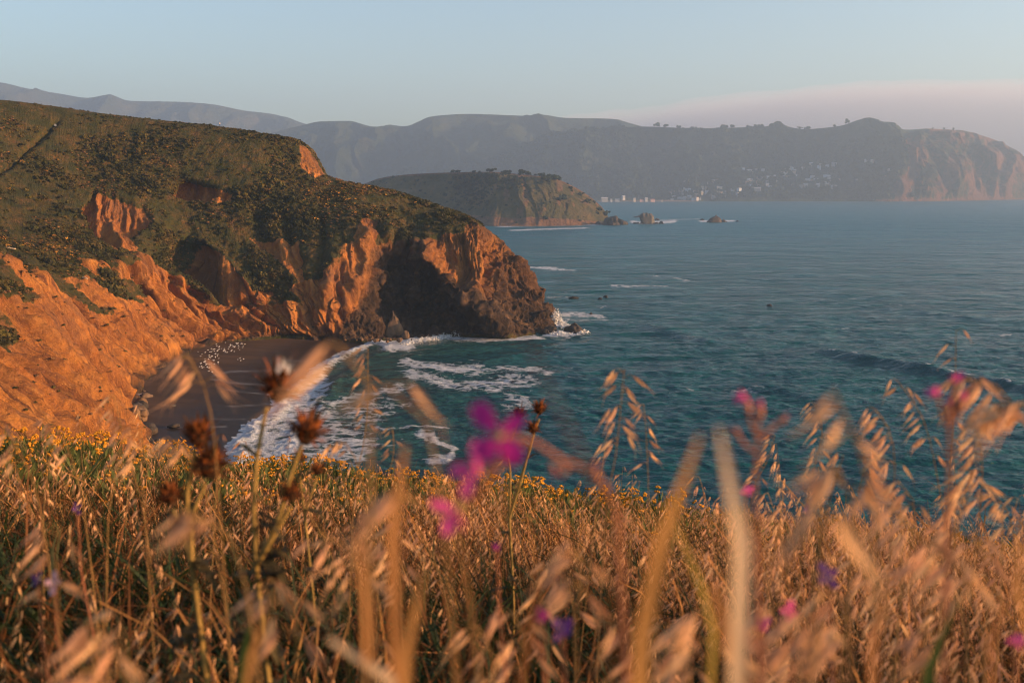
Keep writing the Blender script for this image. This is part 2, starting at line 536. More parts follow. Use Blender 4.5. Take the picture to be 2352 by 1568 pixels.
# ------------------------------------------------------------------ far hills
def hill(name, label, cols, mat, ny=70, nx=420, seed=1, rough=1.0, wl=220.0, shape=1.0, bare_base=0.0, back=900.0, bare_fn=None):
    """cols: (px, py ridge, d ridge, py base or None, d base, mid offset m)"""
    c = np.array([[a[0], *P(a[0], a[1], a[2]), *(P(a[0], a[3], a[4])[:2] if a[3] is not None else P(a[0], 460, a[4])[:2]), a[5] if len(a) > 5 else 0]
                  for a in cols], float)
    t = np.linspace(0, len(c) - 1, nx)
    c = pchip(c, t)
    ridge, base = c[:, 1:4], c[:, 4:6]
    v = np.concatenate([np.linspace(0, 1, ny), 1 + np.linspace(0.03, 1, 14)])
    NV = len(v)
    V = np.broadcast_to(v, (nx, NV))
    f = np.clip(V, 0, 1)
    xy = base[:, None] * (1 - f[..., None]) + ridge[:, None, :2] * f[..., None]
    xy = xy.copy()
    xy[..., 1] += np.clip(V - 1, 0, 1) * back
    xy[..., 1] += c[:, 6][:, None] * np.sin(np.pi * f)
    prof = f ** shape
    prof = 0.5 * prof + 0.5 * np.sin(f * np.pi / 2) ** 1.2
    z = -3 + (ridge[:, None, 2] + 3) * prof
    z = np.where(V > 1, ridge[:, None, 2] * (1 - sstep(0, 1, V - 1)) - 3 * (V - 1), z)
    H = ridge[:, None, 2]
    sx = c[:, 0][:, None] * np.ones_like(V)
    gul = ridged(xy[..., 0] / wl + 0.4 * fbm(xy[..., 0] / wl, f * 2, 0, 2, seed), f * 0.8, seed * 1.7, 4, seed, 0.5) - 1.0
    det = fbm(xy[..., 0] / (wl * 0.4), xy[..., 1] / (wl * 0.4), 0, 4, seed + 5)
    w = np.sin(np.pi * np.clip(V, 0, 1)) ** 0.7 * (V <= 1)
    z = z + w * rough * (0.085 * gul + 0.05 * det) * H
    xy[..., 1] -= w * rough * gul * 0.22 * H
    rim = np.exp(-((V - 1) / 0.02) ** 2)
    p = np.concatenate([xy, z[..., None]], -1)
    me = mesh(name, p.reshape(-1, 3), grid_faces(nx, NV), mat, True)
    px, py = proj(p)
    b = np.zeros_like(V) if bare_fn is None else bare_fn(px, py, f)
    if bare_base: b = np.maximum(b, sstep(bare_base * 1.2, bare_base * 0.7, f))
    attr(me, 'bare', b)
    o = obj(name, me)
    tag(o, label, kind='structure')
    return dict(p=p, f=V, px=px, py=py, b=b)


MAT['far_hill'] = mat_hill('far_hill_scrub', [(0.02, 0.035, 0.02), (0.04, 0.05, 0.025), (0.06, 0.06, 0.03), (0.13, 0.085, 0.045)], scale=0.006)
MAT['mid_hill'] = mat_hill('mid_hill_scrub', [(0.015, 0.03, 0.015), (0.028, 0.042, 0.02), (0.045, 0.05, 0.024), (0.11, 0.075, 0.04)], scale=0.008)
MAT['point_hill'] = mat_hill('point_hill_scrub', [(0.015, 0.03, 0.014), (0.03, 0.045, 0.018), (0.06, 0.06, 0.024), (0.13, 0.075, 0.035)], (0.19, 0.09, 0.05), scale=0.012)
MAT['rockaway'] = mat_hill('middle_head_scrub', [(0.035, 0.042, 0.015), (0.075, 0.068, 0.022), (0.13, 0.095, 0.035), (0.22, 0.13, 0.055)], (0.21, 0.115, 0.06), scale=0.03)

hill('far_mountain', 'long blue mountain ridge fading into haze behind the near headland',
     [(-420, 215, 6300, None, 5200), (-180, 180, 6300, None, 5200), (0, 190, 6300, None, 5200), (60, 203, 6300, None, 5200), (140, 216, 6300, None, 5200), (200, 225, 6300, None, 5200),
      (250, 218, 6300, None, 5200), (300, 232, 6300, None, 5200), (400, 234, 6300, None, 5200), (480, 239, 6300, None, 5200), (560, 254, 6300, None, 5200),
      (630, 263, 6300, None, 5200), (690, 282, 6300, None, 5200), (760, 304, 6300, None, 5200), (900, 340, 6300, None, 5200), (1050, 400, 6300, None, 5200)], MAT['far_hill'], seed=3, wl=420, rough=1.7)
hill('mid_mountain', 'broad hazy blue mountain ridge behind the middle headland and the bay',
     [(430, 380, 4950, None, 4300), (560, 330, 4950, None, 4300), (640, 302, 4950, None, 4300), (690, 289, 4950, None, 4300), (740, 279, 4950, None, 4300), (800, 278, 4950, None, 4300), (860, 291, 4950, None, 4300),
      (930, 290, 4950, None, 4300), (960, 280, 4950, None, 4300), (990, 268, 4950, None, 4300), (1080, 262, 4950, None, 4300), (1200, 266, 4950, None, 4300), (1245, 264, 4950, None, 4300),
      (1300, 271, 4950, None, 4300), (1400, 273, 4950, None, 4300), (1450, 284, 4950, None, 4300), (1480, 292, 4950, None, 4300), (1600, 310, 4950, None, 4300), (1800, 350, 4950, None, 4400)], MAT['mid_hill'], seed=5, wl=330, rough=1.8)


def point_bare(px, py, f):
    b = sstep(1990, 2110, px + (py - 380) * 0.35 + 30 * fbm(px / 60, py / 40, 0, 3, 4)) * 0.8
    b = b * (0.55 + 0.45 * sstep(-0.2, 0.3, fbm(px / 45, py / 80, 2, 4, 6)))
    b = np.maximum(b, 0.7 * sstep(0.05, 0.03, f) * sstep(1960, 2040, px))
    return np.clip(b, 0, 1)


PT = hill('point_hill', 'dark scrub covered point with scattered houses at its foot across the bay',
          [(900, 400, 4500, 462, 4100), (1100, 365, 4450, 462, 4050), (1180, 338, 4420, 462, 4000, 60), (1310, 300, 4380, 462, 3850, 120), (1400, 293, 4350, 462, 3811, 160), (1480, 291, 4350, 462, 3811, 160),
           (1600, 295, 4350, 462, 3811, 160), (1700, 293, 4350, 462, 3811, 180), (1790, 290, 4350, 462, 3811, 200), (1850, 297, 4350, 462, 3811, 200),
           (1930, 289, 4320, 462, 3811, 170), (1970, 277, 4300, 462, 3800, 80), (1995, 272, 4290, 462, 3790, 20), (2030, 280, 4300, 462, 3780, -40), (2080, 298, 4360, 461, 3800, -80), (2140, 296, 4450, 460.5, 3880, -80),
           (2200, 299, 4560, 460, 4010, -80), (2260, 313, 4640, 459, 4160, -60), (2310, 333, 4720, 459, 4330, -40), (2352, 362, 4800, 458.5, 4490, -20), (2400, 410, 4880, 458, 4650, 0), (2440, 452, 4960, 457.5, 4800, 0)],
          MAT['point_hill'], ny=110, nx=620, seed=8, wl=180, rough=1.45, bare_fn=point_bare)


def rock_bare(px, py, f):
    b = sstep(1075, 1150, px + (py - 460) * 0.3) * 0.20 + 0.36 * sstep(0.0, 0.4, fbm(px / 22, py / 60, 0, 4, 14)) * (px > 1090)
    b = np.maximum(b, sstep(0.86, 0.97, f) * 0.7)
    return np.clip(b, 0, 1)


RK = hill('middle_headland', 'flat topped brown headland with dark shrubs across the bay',
          [(760, 470, 1720, 520, 1560), (800, 440, 1700, 520, 1540), (840, 421, 1660, 520, 1500), (880, 408, 1620, 520, 1460, 20), (950, 400, 1580, 520, 1430, 40), (1050, 396, 1540, 520, 1380, 50),
           (1100, 395, 1520, 519, 1345, 30), (1130, 395, 1510, 518.5, 1328, -5), (1170, 398, 1505, 518, 1325, -20), (1200, 401, 1500, 518, 1325, -25), (1235, 404, 1500, 518, 1328, -25), (1270, 409, 1500, 517, 1335, -20), (1320, 430, 1500, 516, 1350, -10),
           (1360, 456, 1500, 513, 1380, 0), (1384, 478, 1500, 510, 1410, 0), (1398, 500, 1500, 508, 1440, 0)],
          MAT['rockaway'], ny=130, nx=420, seed=12, wl=34, rough=0.5, shape=0.8, bare_base=0.16, back=260, bare_fn=rock_bare)

# ------------------------------------------------------------------ beach
WATERLINE = [(845, 782), (800, 797), (765, 808), (738, 824), (700, 845), (680, 868), (640, 892), (600, 905), (610, 935), (585, 952), (540, 972), (525, 995), (495, 1022), (500, 1045), (470, 1075), (455, 1130), (440, 1200), (430, 1300)]
WL = np.array([PZ(x, y, 0.25)[:2] for x, y in WATERLINE])
WL = np.vstack([[WL[0] + (8, 30)], WL, [WL[-1] + (-8, -40)]])


def shore_signed(x, y):
    """metres landward (+) or seaward (-) of the water's edge"""
    d, _ = seg_dist(x, y, WL.tolist())
    xe = np.interp(y, WL[::-1, 1], WL[::-1, 0])
    return np.where(x < xe, d, -d)


def mat_beach():
    t = NT('dark_wet_sand')
    wet = t.at('wet')
    g = pos_vec(t, 1, 1, 1)
    gst = pos_vec(t, 0.35, 1.6, 1)
    c = t.ramp(t.noise(0.12, 5, 0.6, gst), [(0.35, (0.048, 0.026, 0.014)), (0.65, (0.085, 0.045, 0.024))])
    c = t.mix(wet, c, (0.022, 0.016, 0.012))
    foam = t.at('swash')
    f2 = t.math('MULTIPLY', foam, t.ramp(t.noise(0.5, 8, 0.75, gst), [(0.42, 0.0), (0.66, 1.0)]))
    c = t.mix(f2, c, (0.20, 0.19, 0.19))
    r = t.math('MULTIPLY_ADD', wet, -0.55, 0.9)
    return t.done(t.bsdf(c, r, t.bump(t.noise(1.5, 4, 0.6, gst), 0.25, 0.1), **{'Specular IOR Level': 0.16}))


MAT['beach'] = mat_beach()


def build_beach():
    nx, ny = 300, 420
    X, Y = np.meshgrid(np.linspace(-150, -15, nx), np.linspace(100, 360, ny), indexing='ij')
    s = shore_signed(X, Y)
    Z = np.where(s > 0, 0.25 + 0.055 * s, 0.25 + 0.09 * s)
    Z = np.clip(Z, -3, 2.4) + 0.06 * fbm(X / 9, Y / 9, 0, 3, 3)
    me = mesh('beach', np.stack([X, Y, Z], -1).reshape(-1, 3), grid_faces(nx, ny), MAT['beach'], True)
    lobes = s + 7 * fbm(X / 22, Y / 16, 0, 3, 61)
    attr(me, 'wet', sstep(26, 6, s + 6 * fbm(X / 25, Y / 25, 0, 3, 9)))
    px, py = proj(np.stack([X, Y, Z], -1))
    sw = np.zeros_like(X)
    for poly, w in [([(690, 852), (600, 852), (530, 853), (490, 862), (485, 870), (520, 877), (590, 883), (620, 885)], 2.2),
                    ([(820, 838), (730, 832), (640, 826)], 1.3), ([(610, 905), (540, 898), (500, 890)], 1.3), ([(640, 925), (580, 930), (520, 934)], 1.6),
                    ([(560, 963), (500, 962), (450, 960)], 1.5), ([(520, 979), (450, 982), (380, 981)], 1.6)]:
        d, t = seg_dist(px, py, poly)
        sw = np.maximum(sw, np.exp(-(d / w) ** 2))
    attr(me, 'swash', np.clip(sw, 0, 1))
    o = obj('beach', me)
    tag(o, 'dark sand beach of the cove below the orange cliffs', kind='structure')


build_beach()


# ------------------------------------------------------------------ sea
def mat_sea():
    t = NT('sea_water')
    foam, far, shal = t.at('foam'), t.at('far'), t.at('shallow')
    g = pos_vec(t)
    gw = pos_vec(t, 0.55, 1.0, 1.0, (0, 0, R(-14)))
    h = t.math('ADD', t.math('MULTIPLY', t.noise(0.8, 5, 0.6, gw), 0.7), t.math('MULTIPLY_ADD', t.noise(0.28, 4, 0.6, gw), 1.8, t.math('MULTIPLY_ADD', t.noise(0.075, 4, 0.6, gw), 6.5, t.math('MULTIPLY', t.noise(0.018, 3, 0.6, gw), 14.0))))
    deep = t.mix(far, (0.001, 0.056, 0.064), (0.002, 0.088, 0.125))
    deep = t.mix(shal, deep, (0.022, 0.052, 0.045))
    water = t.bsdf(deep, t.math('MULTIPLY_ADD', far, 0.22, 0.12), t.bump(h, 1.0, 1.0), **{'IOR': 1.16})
    # lacy foam
    n1 = t.noise(0.22, 9, 0.75, pos_vec(t, 0.7, 1.3, 1.0), 0.6)
    vo = t.n('TexVoronoi', {'Scale': 0.30, 'Randomness': 1.0, 'Vector': t.n('VectorMath', {0: g, 1: t.n('VectorMath', {0: t.n('TexNoise', {'Scale': 0.3, 'Detail': 5, 'Vector': g}).outputs['Color'], 1: (5, 5, 5)}, operation='MULTIPLY').outputs[0]}, operation='ADD').outputs[0]}, feature='DISTANCE_TO_EDGE').outputs['Distance']
    lace = t.math('SUBTRACT', 1.0, t.math('MULTIPLY', vo, 2.4), clamp=True)
    v = t.math('ADD', t.math('MULTIPLY', foam, 1.3), t.math('MULTIPLY_ADD', n1, 1.7, t.math('MULTIPLY_ADD', lace, 0.45, -1.68)))
    fm = t.ramp(v, [(0.06, 0.0), (0.22, 0.55), (0.5, 1.0)])
    fm = t.math('MULTIPLY', fm, t.ramp(foam, [(0.02, 0.0), (0.2, 1.0)]))
    white = t.bsdf(t.mix(t.noise(1.6, 4, 0.6, g), (0.25, 0.28, 0.31), (0.68, 0.68, 0.70)), 0.9, t.bump(t.noise(1.2, 5, 0.7, g), 1.0, 0.7))
    ms = t.n('MixShader', {0: fm, 1: water, 2: white})
    return t.done(ms)


MAT['sea'] = mat_sea()


def build_sea():
    ncol, nrow = 900, 520
    a = np.concatenate([np.linspace(-75, -29.5, 30, False), np.linspace(-29.5, 29.5, ncol - 60, False), np.linspace(29.5, 75, 30)])
    ang = np.tan(np.radians(a))
    # rows: even in the picture, then on to the far edge
    yy = np.concatenate([[1900, 1600, 1400], np.linspace(1260, 470, nrow - 12), [462, 456, 451, 447, 444, 441, 439.5, 438.6, 438]])
    d = PZ(1176, yy, 0.0)[:, 1]
    d = np.clip(d, 40, 8400)
    X = ang[:, None] * d[None]
    Y = np.broadcast_to(d, X.shape).copy()
    X = np.clip(X, -8800, 8800)
    cell = np.broadcast_to(np.gradient(d), X.shape)
    Z = np.zeros_like(X)
    s = np.full(X.shape, -200.0)
    near = (Y < 420) & (X < 60)
    s[near] = shore_signed(X[near], Y[near])
    calm = sstep(-1, -45, s)
    r2 = np.random.default_rng(11)
    for i in range(40):
        L = 2.4 * 1.092 ** i
        th = R(-102 + r2.normal(0, 26))           # travelling towards the beach
        amp = 0.034 * L ** 0.25 * (0.4 + r2.random())
        k = 2 * math.pi / L
        ph = k * (X * math.cos(th) + Y * math.sin(th)) + r2.random() * 6.28 + 1.2 * fbm(X / 160, Y / 160, i * 1.3, 2, i)
        f = sstep(1.6, 4.0, L / cell)
        w = np.sin(ph)
        Z += amp * f * (w + 0.25 * np.cos(2 * ph)) * calm
    px, py = proj(np.stack([X, Y, Z * 0], -1))
    # the rolling swell on the right and smaller ones
    foam = np.zeros_like(X)

    def swell(line, hgt, wid, crest=0.0):
        W = [tuple(PZ(x, y, 0)[:2]) for x, y in line]
        dd, t = seg_dist(X, Y, W)
        xs = [q[0] for q in W]; ys = [q[1] for q in W]
        yl = np.interp(X, xs, ys)
        side = np.where(Y > yl, dd, -dd)
        e = sstep(0, 0.3, t) * sstep(0, 0.05, 1 - t)
        prof = np.where(side > 0, np.exp(-(side / (wid * 1.9)) ** 2), np.exp(-(side / (wid * 0.75)) ** 2))
        ok = dd < wid * 6
        h = np.where(ok, hgt * prof * e * (1 + 0.25 * fbm(X / 9, Y / 9, 0, 2, 3)), 0)
        if crest:
            return h, np.where(ok, crest * np.exp(-((side - 0.2) / 0.9) ** 2) * e * sstep(0.05, 0.4, fbm(X / 8, Y / 8, 0, 3, 17) + 0.1), 0)
        return h, 0
    for line, hgt, wid, cr in [([(1780, 805), (1900, 812), (2040, 838), (2170, 862), (2280, 880), (2420, 915)], 1.75, 4.0, 0.75),
                               ([(1480, 752), (1560, 768), (1640, 790)], 0.9, 4.0, 0.0), ([(1900, 700), (2050, 712), (2250, 735), (2400, 745)], 0.9, 5, 0.0),
                               ([(1320, 760), (1400, 745), (1500, 752)], 0.6, 4, 0), ([(1700, 880), (1800, 900), (1960, 930)], 0.7, 4, 0),
                               ([(860, 840), (980, 820), (1120, 826), (1230, 815)], 0.8, 4, 0), ([(800, 850), (770, 880), (760, 920)], 0.9, 2.5, 0)]:
        h, f = swell(line, hgt, wid, cr)
        Z += h
        foam = np.maximum(foam, f)
    # foam drawn where it lies on the water (picture survey -> world)
    wx = 26 * fbm(X / 18, Y / 26, 0, 4, 51)
    wy = 11 * fbm(X / 18, Y / 26, 5, 4, 52)
    wx *= np.clip(250 / np.maximum(Y, 1), 0, 1); wy *= np.clip(250 / np.maximum(Y, 1), 0, 1) ** 2
    qx, qy = px + wx, py + wy

    def streak(line, w, a, rag=1.0):
        nonlocal foam
        d_, t = seg_dist(qx, qy, line)
        w = w * (1.45 if w > 5 else 1.1); a = a * (0.92 if w > 5 else 1)
        foam = np.maximum(foam, a * np.exp(-(d_ / w) ** 2) * (0.35 + 0.65 * sstep(0, 0.15, t) * sstep(0, 0.15, 1 - t)))
    def area(poly, soft, a):
        nonlocal foam
        foam = np.maximum(foam, a * blob(qx, qy, poly, soft))
    edge = np.where(near, np.exp(-((s + 3.0) / 4.5) ** 2), 0)
    foam = np.maximum(foam, edge * 0.84)
    area([(845, 782), (780, 805), (735, 830), (690, 855), (660, 900), (600, 950), (500, 1030), (470, 1100), (640, 1090), (690, 1040), (720, 960), (760, 900), (745, 850), (800, 815)], 16, 0.70)
    area([(640, 900), (760, 890), (800, 960), (880, 1000), (860, 1080), (620, 1090), (560, 1020)], 40, 0.56)
    area([(760, 930), (900, 900), (960, 930), (820, 1010)], 26, 0.5)
    streak([(860, 800), (930, 792), (1000, 772), (1040, 768)], 9, 1.0)
    streak([(1000, 775), (1100, 778), (1180, 776), (1260, 768)], 8, 0.85)
    streak([(880, 795), (960, 780)], 6, 0.8)
    streak([(900, 825), (980, 838), (1060, 848), (1140, 842)], 10, 0.72)
    streak([(905, 845), (990, 870), (1080, 885), (1160, 880), (1260, 868)], 15, 0.66)
    streak([(1060, 858), (1150, 850), (1230, 850), (1280, 865)], 9, 0.62)
    streak([(1110, 880), (1160, 905), (1200, 930), (1230, 915)], 18, 0.6)
    streak([(1130, 930), (1200, 938), (1250, 928)], 7, 0.6)
    streak([(960, 880), (860, 905), (780, 925), (760, 950)], 12, 0.62)
    streak([(940, 990), (990, 1000), (1030, 1025), (1020, 1050), (960, 1060)], 13, 0.74)
    streak([(850, 985), (950, 975), (1060, 982)], 4, 0.55)
    streak([(800, 1010), (900, 1020), (930, 1000)], 7, 0.6)
    streak([(1240, 760), (1300, 766), (1350, 762)], 6, 1.0)
    streak([(1255, 745), (1275, 735), (1310, 748)], 9, 0.95)
    streak([(1275, 722), (1330, 722), (1400, 727)], 5, 0.75)
    streak([(1265, 730), (1330, 738), (1410, 735)], 5, 0.6)
    streak([(1200, 612), (1260, 616), (1335, 621)], 3.0, 0.72)
    streak([(1385, 655), (1460, 657), (1560, 660)], 3, 0.6)
    streak([(1240, 683), (1320, 682)], 2.0, 0.5)
    streak([(1480, 630), (1560, 640), (1600, 645)], 3, 0.5)
    streak([(1130, 521), (1200, 519), (1300, 517), (1400, 516)], 1.6, 0.95)
    streak([(1150, 530), (1260, 526), (1370, 523)], 2.0, 0.8)
    streak([(1440, 508), (1470, 512), (1530, 510), (1560, 508)], 4.0, 0.85)
    streak([(1600, 508), (1650, 508), (1695, 507)], 2.2, 0.9)
    streak([(1500, 505), (1560, 504), (1620, 503)], 1.4, 0.6)
    streak([(2130, 460), (2290, 459.5)], 1.0, 0.9)
    streak([(2330, 459), (2400, 458)], 1.2, 0.9)
    streak([(1380, 466), (1480, 465)], 0.8, 0.7)
    streak([(1930, 463.5), (1980, 463.5)], 0.7, 0.6)
    foam = np.maximum(foam, 0.42 * sstep(0.50, 0.62, fbm(X / 26, Y / 14, 3, 4, 77)) * (Y < 700) * (X > -20) * sstep(150, 260, Y))
    # surf heaped up
    Z += 0.5 * np.clip(foam - 0.45, 0, 1) * (0.5 + fbm(X / 1.6, Y / 1.6, 0, 3, 5)) * (Y < 400)
    bore = np.where(near, np.exp(-((s + 4.5 + 2.0 * fbm(X / 7, Y / 7, 0, 3, 8)) / 1.6) ** 2) + 0.7 * np.exp(-((s + 14 + 5 * fbm(X / 15, Y / 15, 2, 3, 8)) / 2.0) ** 2), 0)
    Z += 0.75 * bore * (0.7 + 0.6 * fbm(X / 2.2, Y / 2.2, 0, 3, 6))
    Z = np.where(s > 2, np.minimum(Z, 0.05), Z)
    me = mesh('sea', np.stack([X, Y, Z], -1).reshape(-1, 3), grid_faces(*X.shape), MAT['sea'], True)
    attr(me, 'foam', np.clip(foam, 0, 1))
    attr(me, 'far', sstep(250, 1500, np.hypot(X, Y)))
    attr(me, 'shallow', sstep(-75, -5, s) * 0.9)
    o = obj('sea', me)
    tag(o, 'teal sea with small waves and foam in the cove', kind='structure')


build_sea()


# ------------------------------------------------------------------ the meadow slope under the camera
def meadow_z(x, y):
    x = np.asarray(x, float); y = np.asarray(y, float)
    yb = 12.5 + 0.08 * x - 0.004 * x * x + 1.2 * np.sin(x * 0.35 + 1)       # brink
    yb = np.where(x < -3, yb + (-3 - x) * 0.25, yb)
    z = 49.42 - 0.283 * np.maximum(y, -2) - 0.105 * np.clip(x, -9, 20)
    z = z - np.where(x < 0, 0.0, 0.002 * x * x)
    over = np.maximum(y - yb, 0)
    z = z - 0.02 * over ** 2 * (over < 12) - (over >= 12) * (2.88 + 0.9 * (over - 12))
    side = np.maximum(np.abs(x) - 26, 0)
    z = z - 0.012 * side ** 1.6 * np.where(x > 0, 1.5, 0.25)
    return np.maximum(z, -3) + 0.05 * fbm(x / 1.7, y / 1.7, 0, 3, 5)


def mat_ground():
    t = NT('meadow_soil')
    g = pos_vec(t)
    c = t.ramp(t.noise(2.0, 6, 0.65, g), [(0.3, (0.014, 0.016, 0.006)), (0.55, (0.036, 0.026, 0.011)), (0.75, (0.08, 0.048, 0.02))])
    return t.done(t.bsdf(c, 0.95, t.bump(t.noise(9, 5, 0.7, g), 0.8, 0.05), **{'Specular IOR Level': 0.1}))


MAT['ground'] = mat_ground()
gx = np.concatenate([-np.geomspace(120, 20, 40, False), np.linspace(-20, 20, 200, False), np.geomspace(20, 120, 40)])
gy = np.concatenate([np.linspace(-60, -4, 20, False), np.linspace(-4, 26, 190, False), np.geomspace(26, 120, 60)])
GX, GY = np.meshgrid(gx, gy, indexing='ij')
gm = mesh('meadow_ground', np.stack([GX, GY, meadow_z(GX, GY)], -1).reshape(-1, 3), grid_faces(len(gx), len(gy)), MAT['ground'], True)
tag(obj('meadow_ground', gm), 'sloping ground of the dry meadow above the cove', kind='structure')


# ------------------------------------------------------------------ haze and fog
def box_mesh(name, x0, x1, y0, y1, z0, z1, mat):
    v = [(x, y, z) for z in (z0, z1) for y in (y0, y1) for x in (x0, x1)]
    return mesh(name, v, [(0, 2, 3, 1), (4, 5, 7, 6), (0, 1, 5, 4), (2, 6, 7, 3), (0, 4, 6, 2), (1, 3, 7, 5)], mat)


def mat_volume(name, col, dens, an):
    m = bpy.data.materials.new(name)
    m.use_nodes = True
    t = m.node_tree
    t.nodes.clear()
    o = t.nodes.new('ShaderNodeOutputMaterial')
    v = t.nodes.new('ShaderNodeVolumePrincipled')
    v.inputs['Color'].default_value = (*col, 1)
    v.inputs['Density'].default_value = dens
    v.inputs['Anisotropy'].default_value = an
    t.links.new(v.outputs[0], o.inputs['Volume'])
    return m


hz = obj('haze', box_mesh('haze', -9000, 9000, -1500, 8600, -6, 790, mat_volume('haze_air', (0.45, 0.665, 0.98), 1.6e-4, 0.2)))
tag(hz, 'thin bluish sea haze over the whole bay', kind='stuff')


def fog_bank():
    m = mat_volume('fog_volume', (0.90, 0.82, 0.96), 4.2e-4, 0.0)
    top = [(1180, 300), (1290, 268), (1400, 258), (1500, 246), (1620, 226), (1800, 207), (1950, 194), (2100, 187), (2352, 190), (2700, 205), (3400, 215), (4200, 225)]
    px = np.array([a[0] for a in top], float)
    tt = pchip(np.array([P(a[0], a[1], 10500) for a in top]), np.linspace(0, len(top) - 1, 120))
    for k in range(7):
        rows = []
        for i, q in enumerate(tt):
            u = i / (len(tt) - 1)
            e = math.sin(math.pi * min(1, u * 1.6 + 0.02) / 2) if u < 0.6 else 1
            hgt = max(q[2] - k * (44 + 22 * (1 - min(1, u * 2))) + 14 * math.sin(i * 0.5 + k) * math.sin(i * 0.21), 20) + 15
            wid = 1500 * (0.55 + 0.45 * e) - 120 * k
            ring = []
            for j in range(17):
                a = math.pi * j / 16
                ring.append((q[0], 10500 - wid * math.cos(a), -5 + hgt * math.sin(a) ** 0.6))
            rows.append(ring)
        v = np.array(rows).reshape(-1, 3)
        f = [tuple(x) for x in grid_faces(len(rows), 17)]
        f += [tuple(range(17)), tuple(range(len(v) - 1, len(v) - 18, -1))]
        n = len(rows)
        f += [(i * 17, i * 17 + 16, (i + 1) * 17 + 16, (i + 1) * 17) for i in range(n - 1)]
        o = obj('fog_bank', mesh('fog_bank', v, f, m))
        tag(o, 'pink evening fog bank rolling over the ridge behind the point', kind='stuff')
        if k:
            o.parent = fog_bank.root
        else:
            fog_bank.root = o


fog_bank()


# ================================================================== part two: things on the land and the water
class MB:
    def __init__(s): s.v, s.f, s.mi = [], [], []

    def add(s, v, f, mi=0):
        o = len(s.v)
        s.v.extend([tuple(map(float, q)) for q in v])
        for q in f:
            s.f.append(tuple(int(i) + o for i in q)); s.mi.append(mi)

    def strip(s, pts, w, side=None, mi=0, fold=0.0):
        """A blade: flat strip along pts with half widths w."""
        pts = np.asarray(pts, float)
        n = len(pts)
        tg = np.gradient(pts, axis=0)
        if side is None: side = np.array([1.0, 0.3, 0.0])
        sd = np.cross(tg, np.cross(np.broadcast_to(side, tg.shape), tg))
        sd /= np.linalg.norm(sd, axis=1, keepdims=True) + 1e-9
        w = np.broadcast_to(np.asarray(w, float), n)[:, None]
        nr = np.cross(sd, tg); nr /= np.linalg.norm(nr, axis=1, keepdims=True) + 1e-9
        if fold:
            v = np.concatenate([pts - sd * w + nr * w * fold, pts, pts + sd * w + nr * w * fold])
            f = [(i, i + 1, n + i + 1, n + i) for i in range(n - 1)] + [(n + i, n + i + 1, 2 * n + i + 1, 2 * n + i) for i in range(n - 1)]
        else:
            v = np.concatenate([pts - sd * w, pts + sd * w])
            f = [(i, i + 1, n + i + 1, n + i) for i in range(n - 1)]
        s.add(v, f, mi)

    def tube(s, pts, r, k=4, mi=0):
        pts = np.asarray(pts, float)
        n = len(pts)
        tg = np.gradient(pts, axis=0)
        tg /= np.linalg.norm(tg, axis=1, keepdims=True) + 1e-9
        ref = np.array([0.31, 0.95, 0.1])
        a = np.cross(tg, ref); a /= np.linalg.norm(a, axis=1, keepdims=True) + 1e-9
        b = np.cross(tg, a)
        r = np.broadcast_to(np.asarray(r, float), n)
        v = []
        for j in range(k):
            t = 2 * math.pi * j / k
            v.append(pts + (a * math.cos(t) + b * math.sin(t)) * r[:, None])
        v = np.stack(v, 1).reshape(-1, 3)
        f = [(i * k + j, i * k + (j + 1) % k, (i + 1) * k + (j + 1) % k, (i + 1) * k + j) for i in range(n - 1) for j in range(k)]
        f += [tuple(range(k - 1, -1, -1)), tuple((n - 1) * k + j for j in range(k))]
        s.add(v, f, mi)

    def ball(s, c, r, seg=8, rings=5, mi=0, noise=0.0, seed=0):
        v, f = [], []
        r = np.broadcast_to(np.asarray(r, float), 3)
        rr_ = np.random.default_rng(seed)
        v.append((0, 0, -1))
        for i in range(1, rings):
            t = math.pi * i / rings
            for j in range(seg):
                a = 2 * math.pi * j / seg
                v.append((math.sin(t) * math.cos(a), math.sin(t) * math.sin(a), -math.cos(t)))
        v.append((0, 0, 1))
        v = np.array(v) * (1 + noise * rr_.normal(size=(len(v), 1))) * r + np.asarray(c, float)
        for j in range(seg):
            f.append((0, 1 + (j + 1) % seg, 1 + j))
            f.append((len(v) - 1, 1 + (rings - 2) * seg + j, 1 + (rings - 2) * seg + (j + 1) % seg))
        for i in range(rings - 2):
            for j in range(seg):
                a, b = 1 + i * seg + j, 1 + i * seg + (j + 1) % seg
                f.append((a, b, b + seg, a + seg))
        s.add(v, f, mi)

    def build(s, name, mats, smooth=False):
        me = mesh(name, np.array(s.v), s.f, mats, smooth)
        if any(s.mi): me.polygons.foreach_set('material_index', np.array(s.mi, np.int32))
        return me


def flat_mat(name, col, rough=0.8, var=0.25, nscale=3.0, trans=0.0, spec=0.2, objvar=0.0, hue=0.0):
    t = NT(name)
    g = pos_vec(t)
    lo = tuple(c * (1 - var) for c in col)
    hi = tuple(min(1, c * (1 + var)) for c in col)
    c = t.ramp(t.noise(nscale, 4, 0.6, g), [(0.32, lo), (0.68, hi)])
    if objvar:
        rnd = t.n('ObjectInfo').outputs['Random']
        c = t.n('HueSaturation', {'Color': c, 'Hue': t.math('MULTIPLY_ADD', rnd, hue, 0.5 - hue / 2), 'Value': t.math('MULTIPLY_ADD', rnd, objvar, 1 - objvar / 2)}).outputs[0]
    b = t.bsdf(c, rough, None, **{'Specular IOR Level': spec})
    if trans:
        tr = t.n('BsdfTranslucent', {'Color': c})
        return t.done(t.n('MixShader', {0: trans, 1: b, 2: tr}))
    return t.done(b)


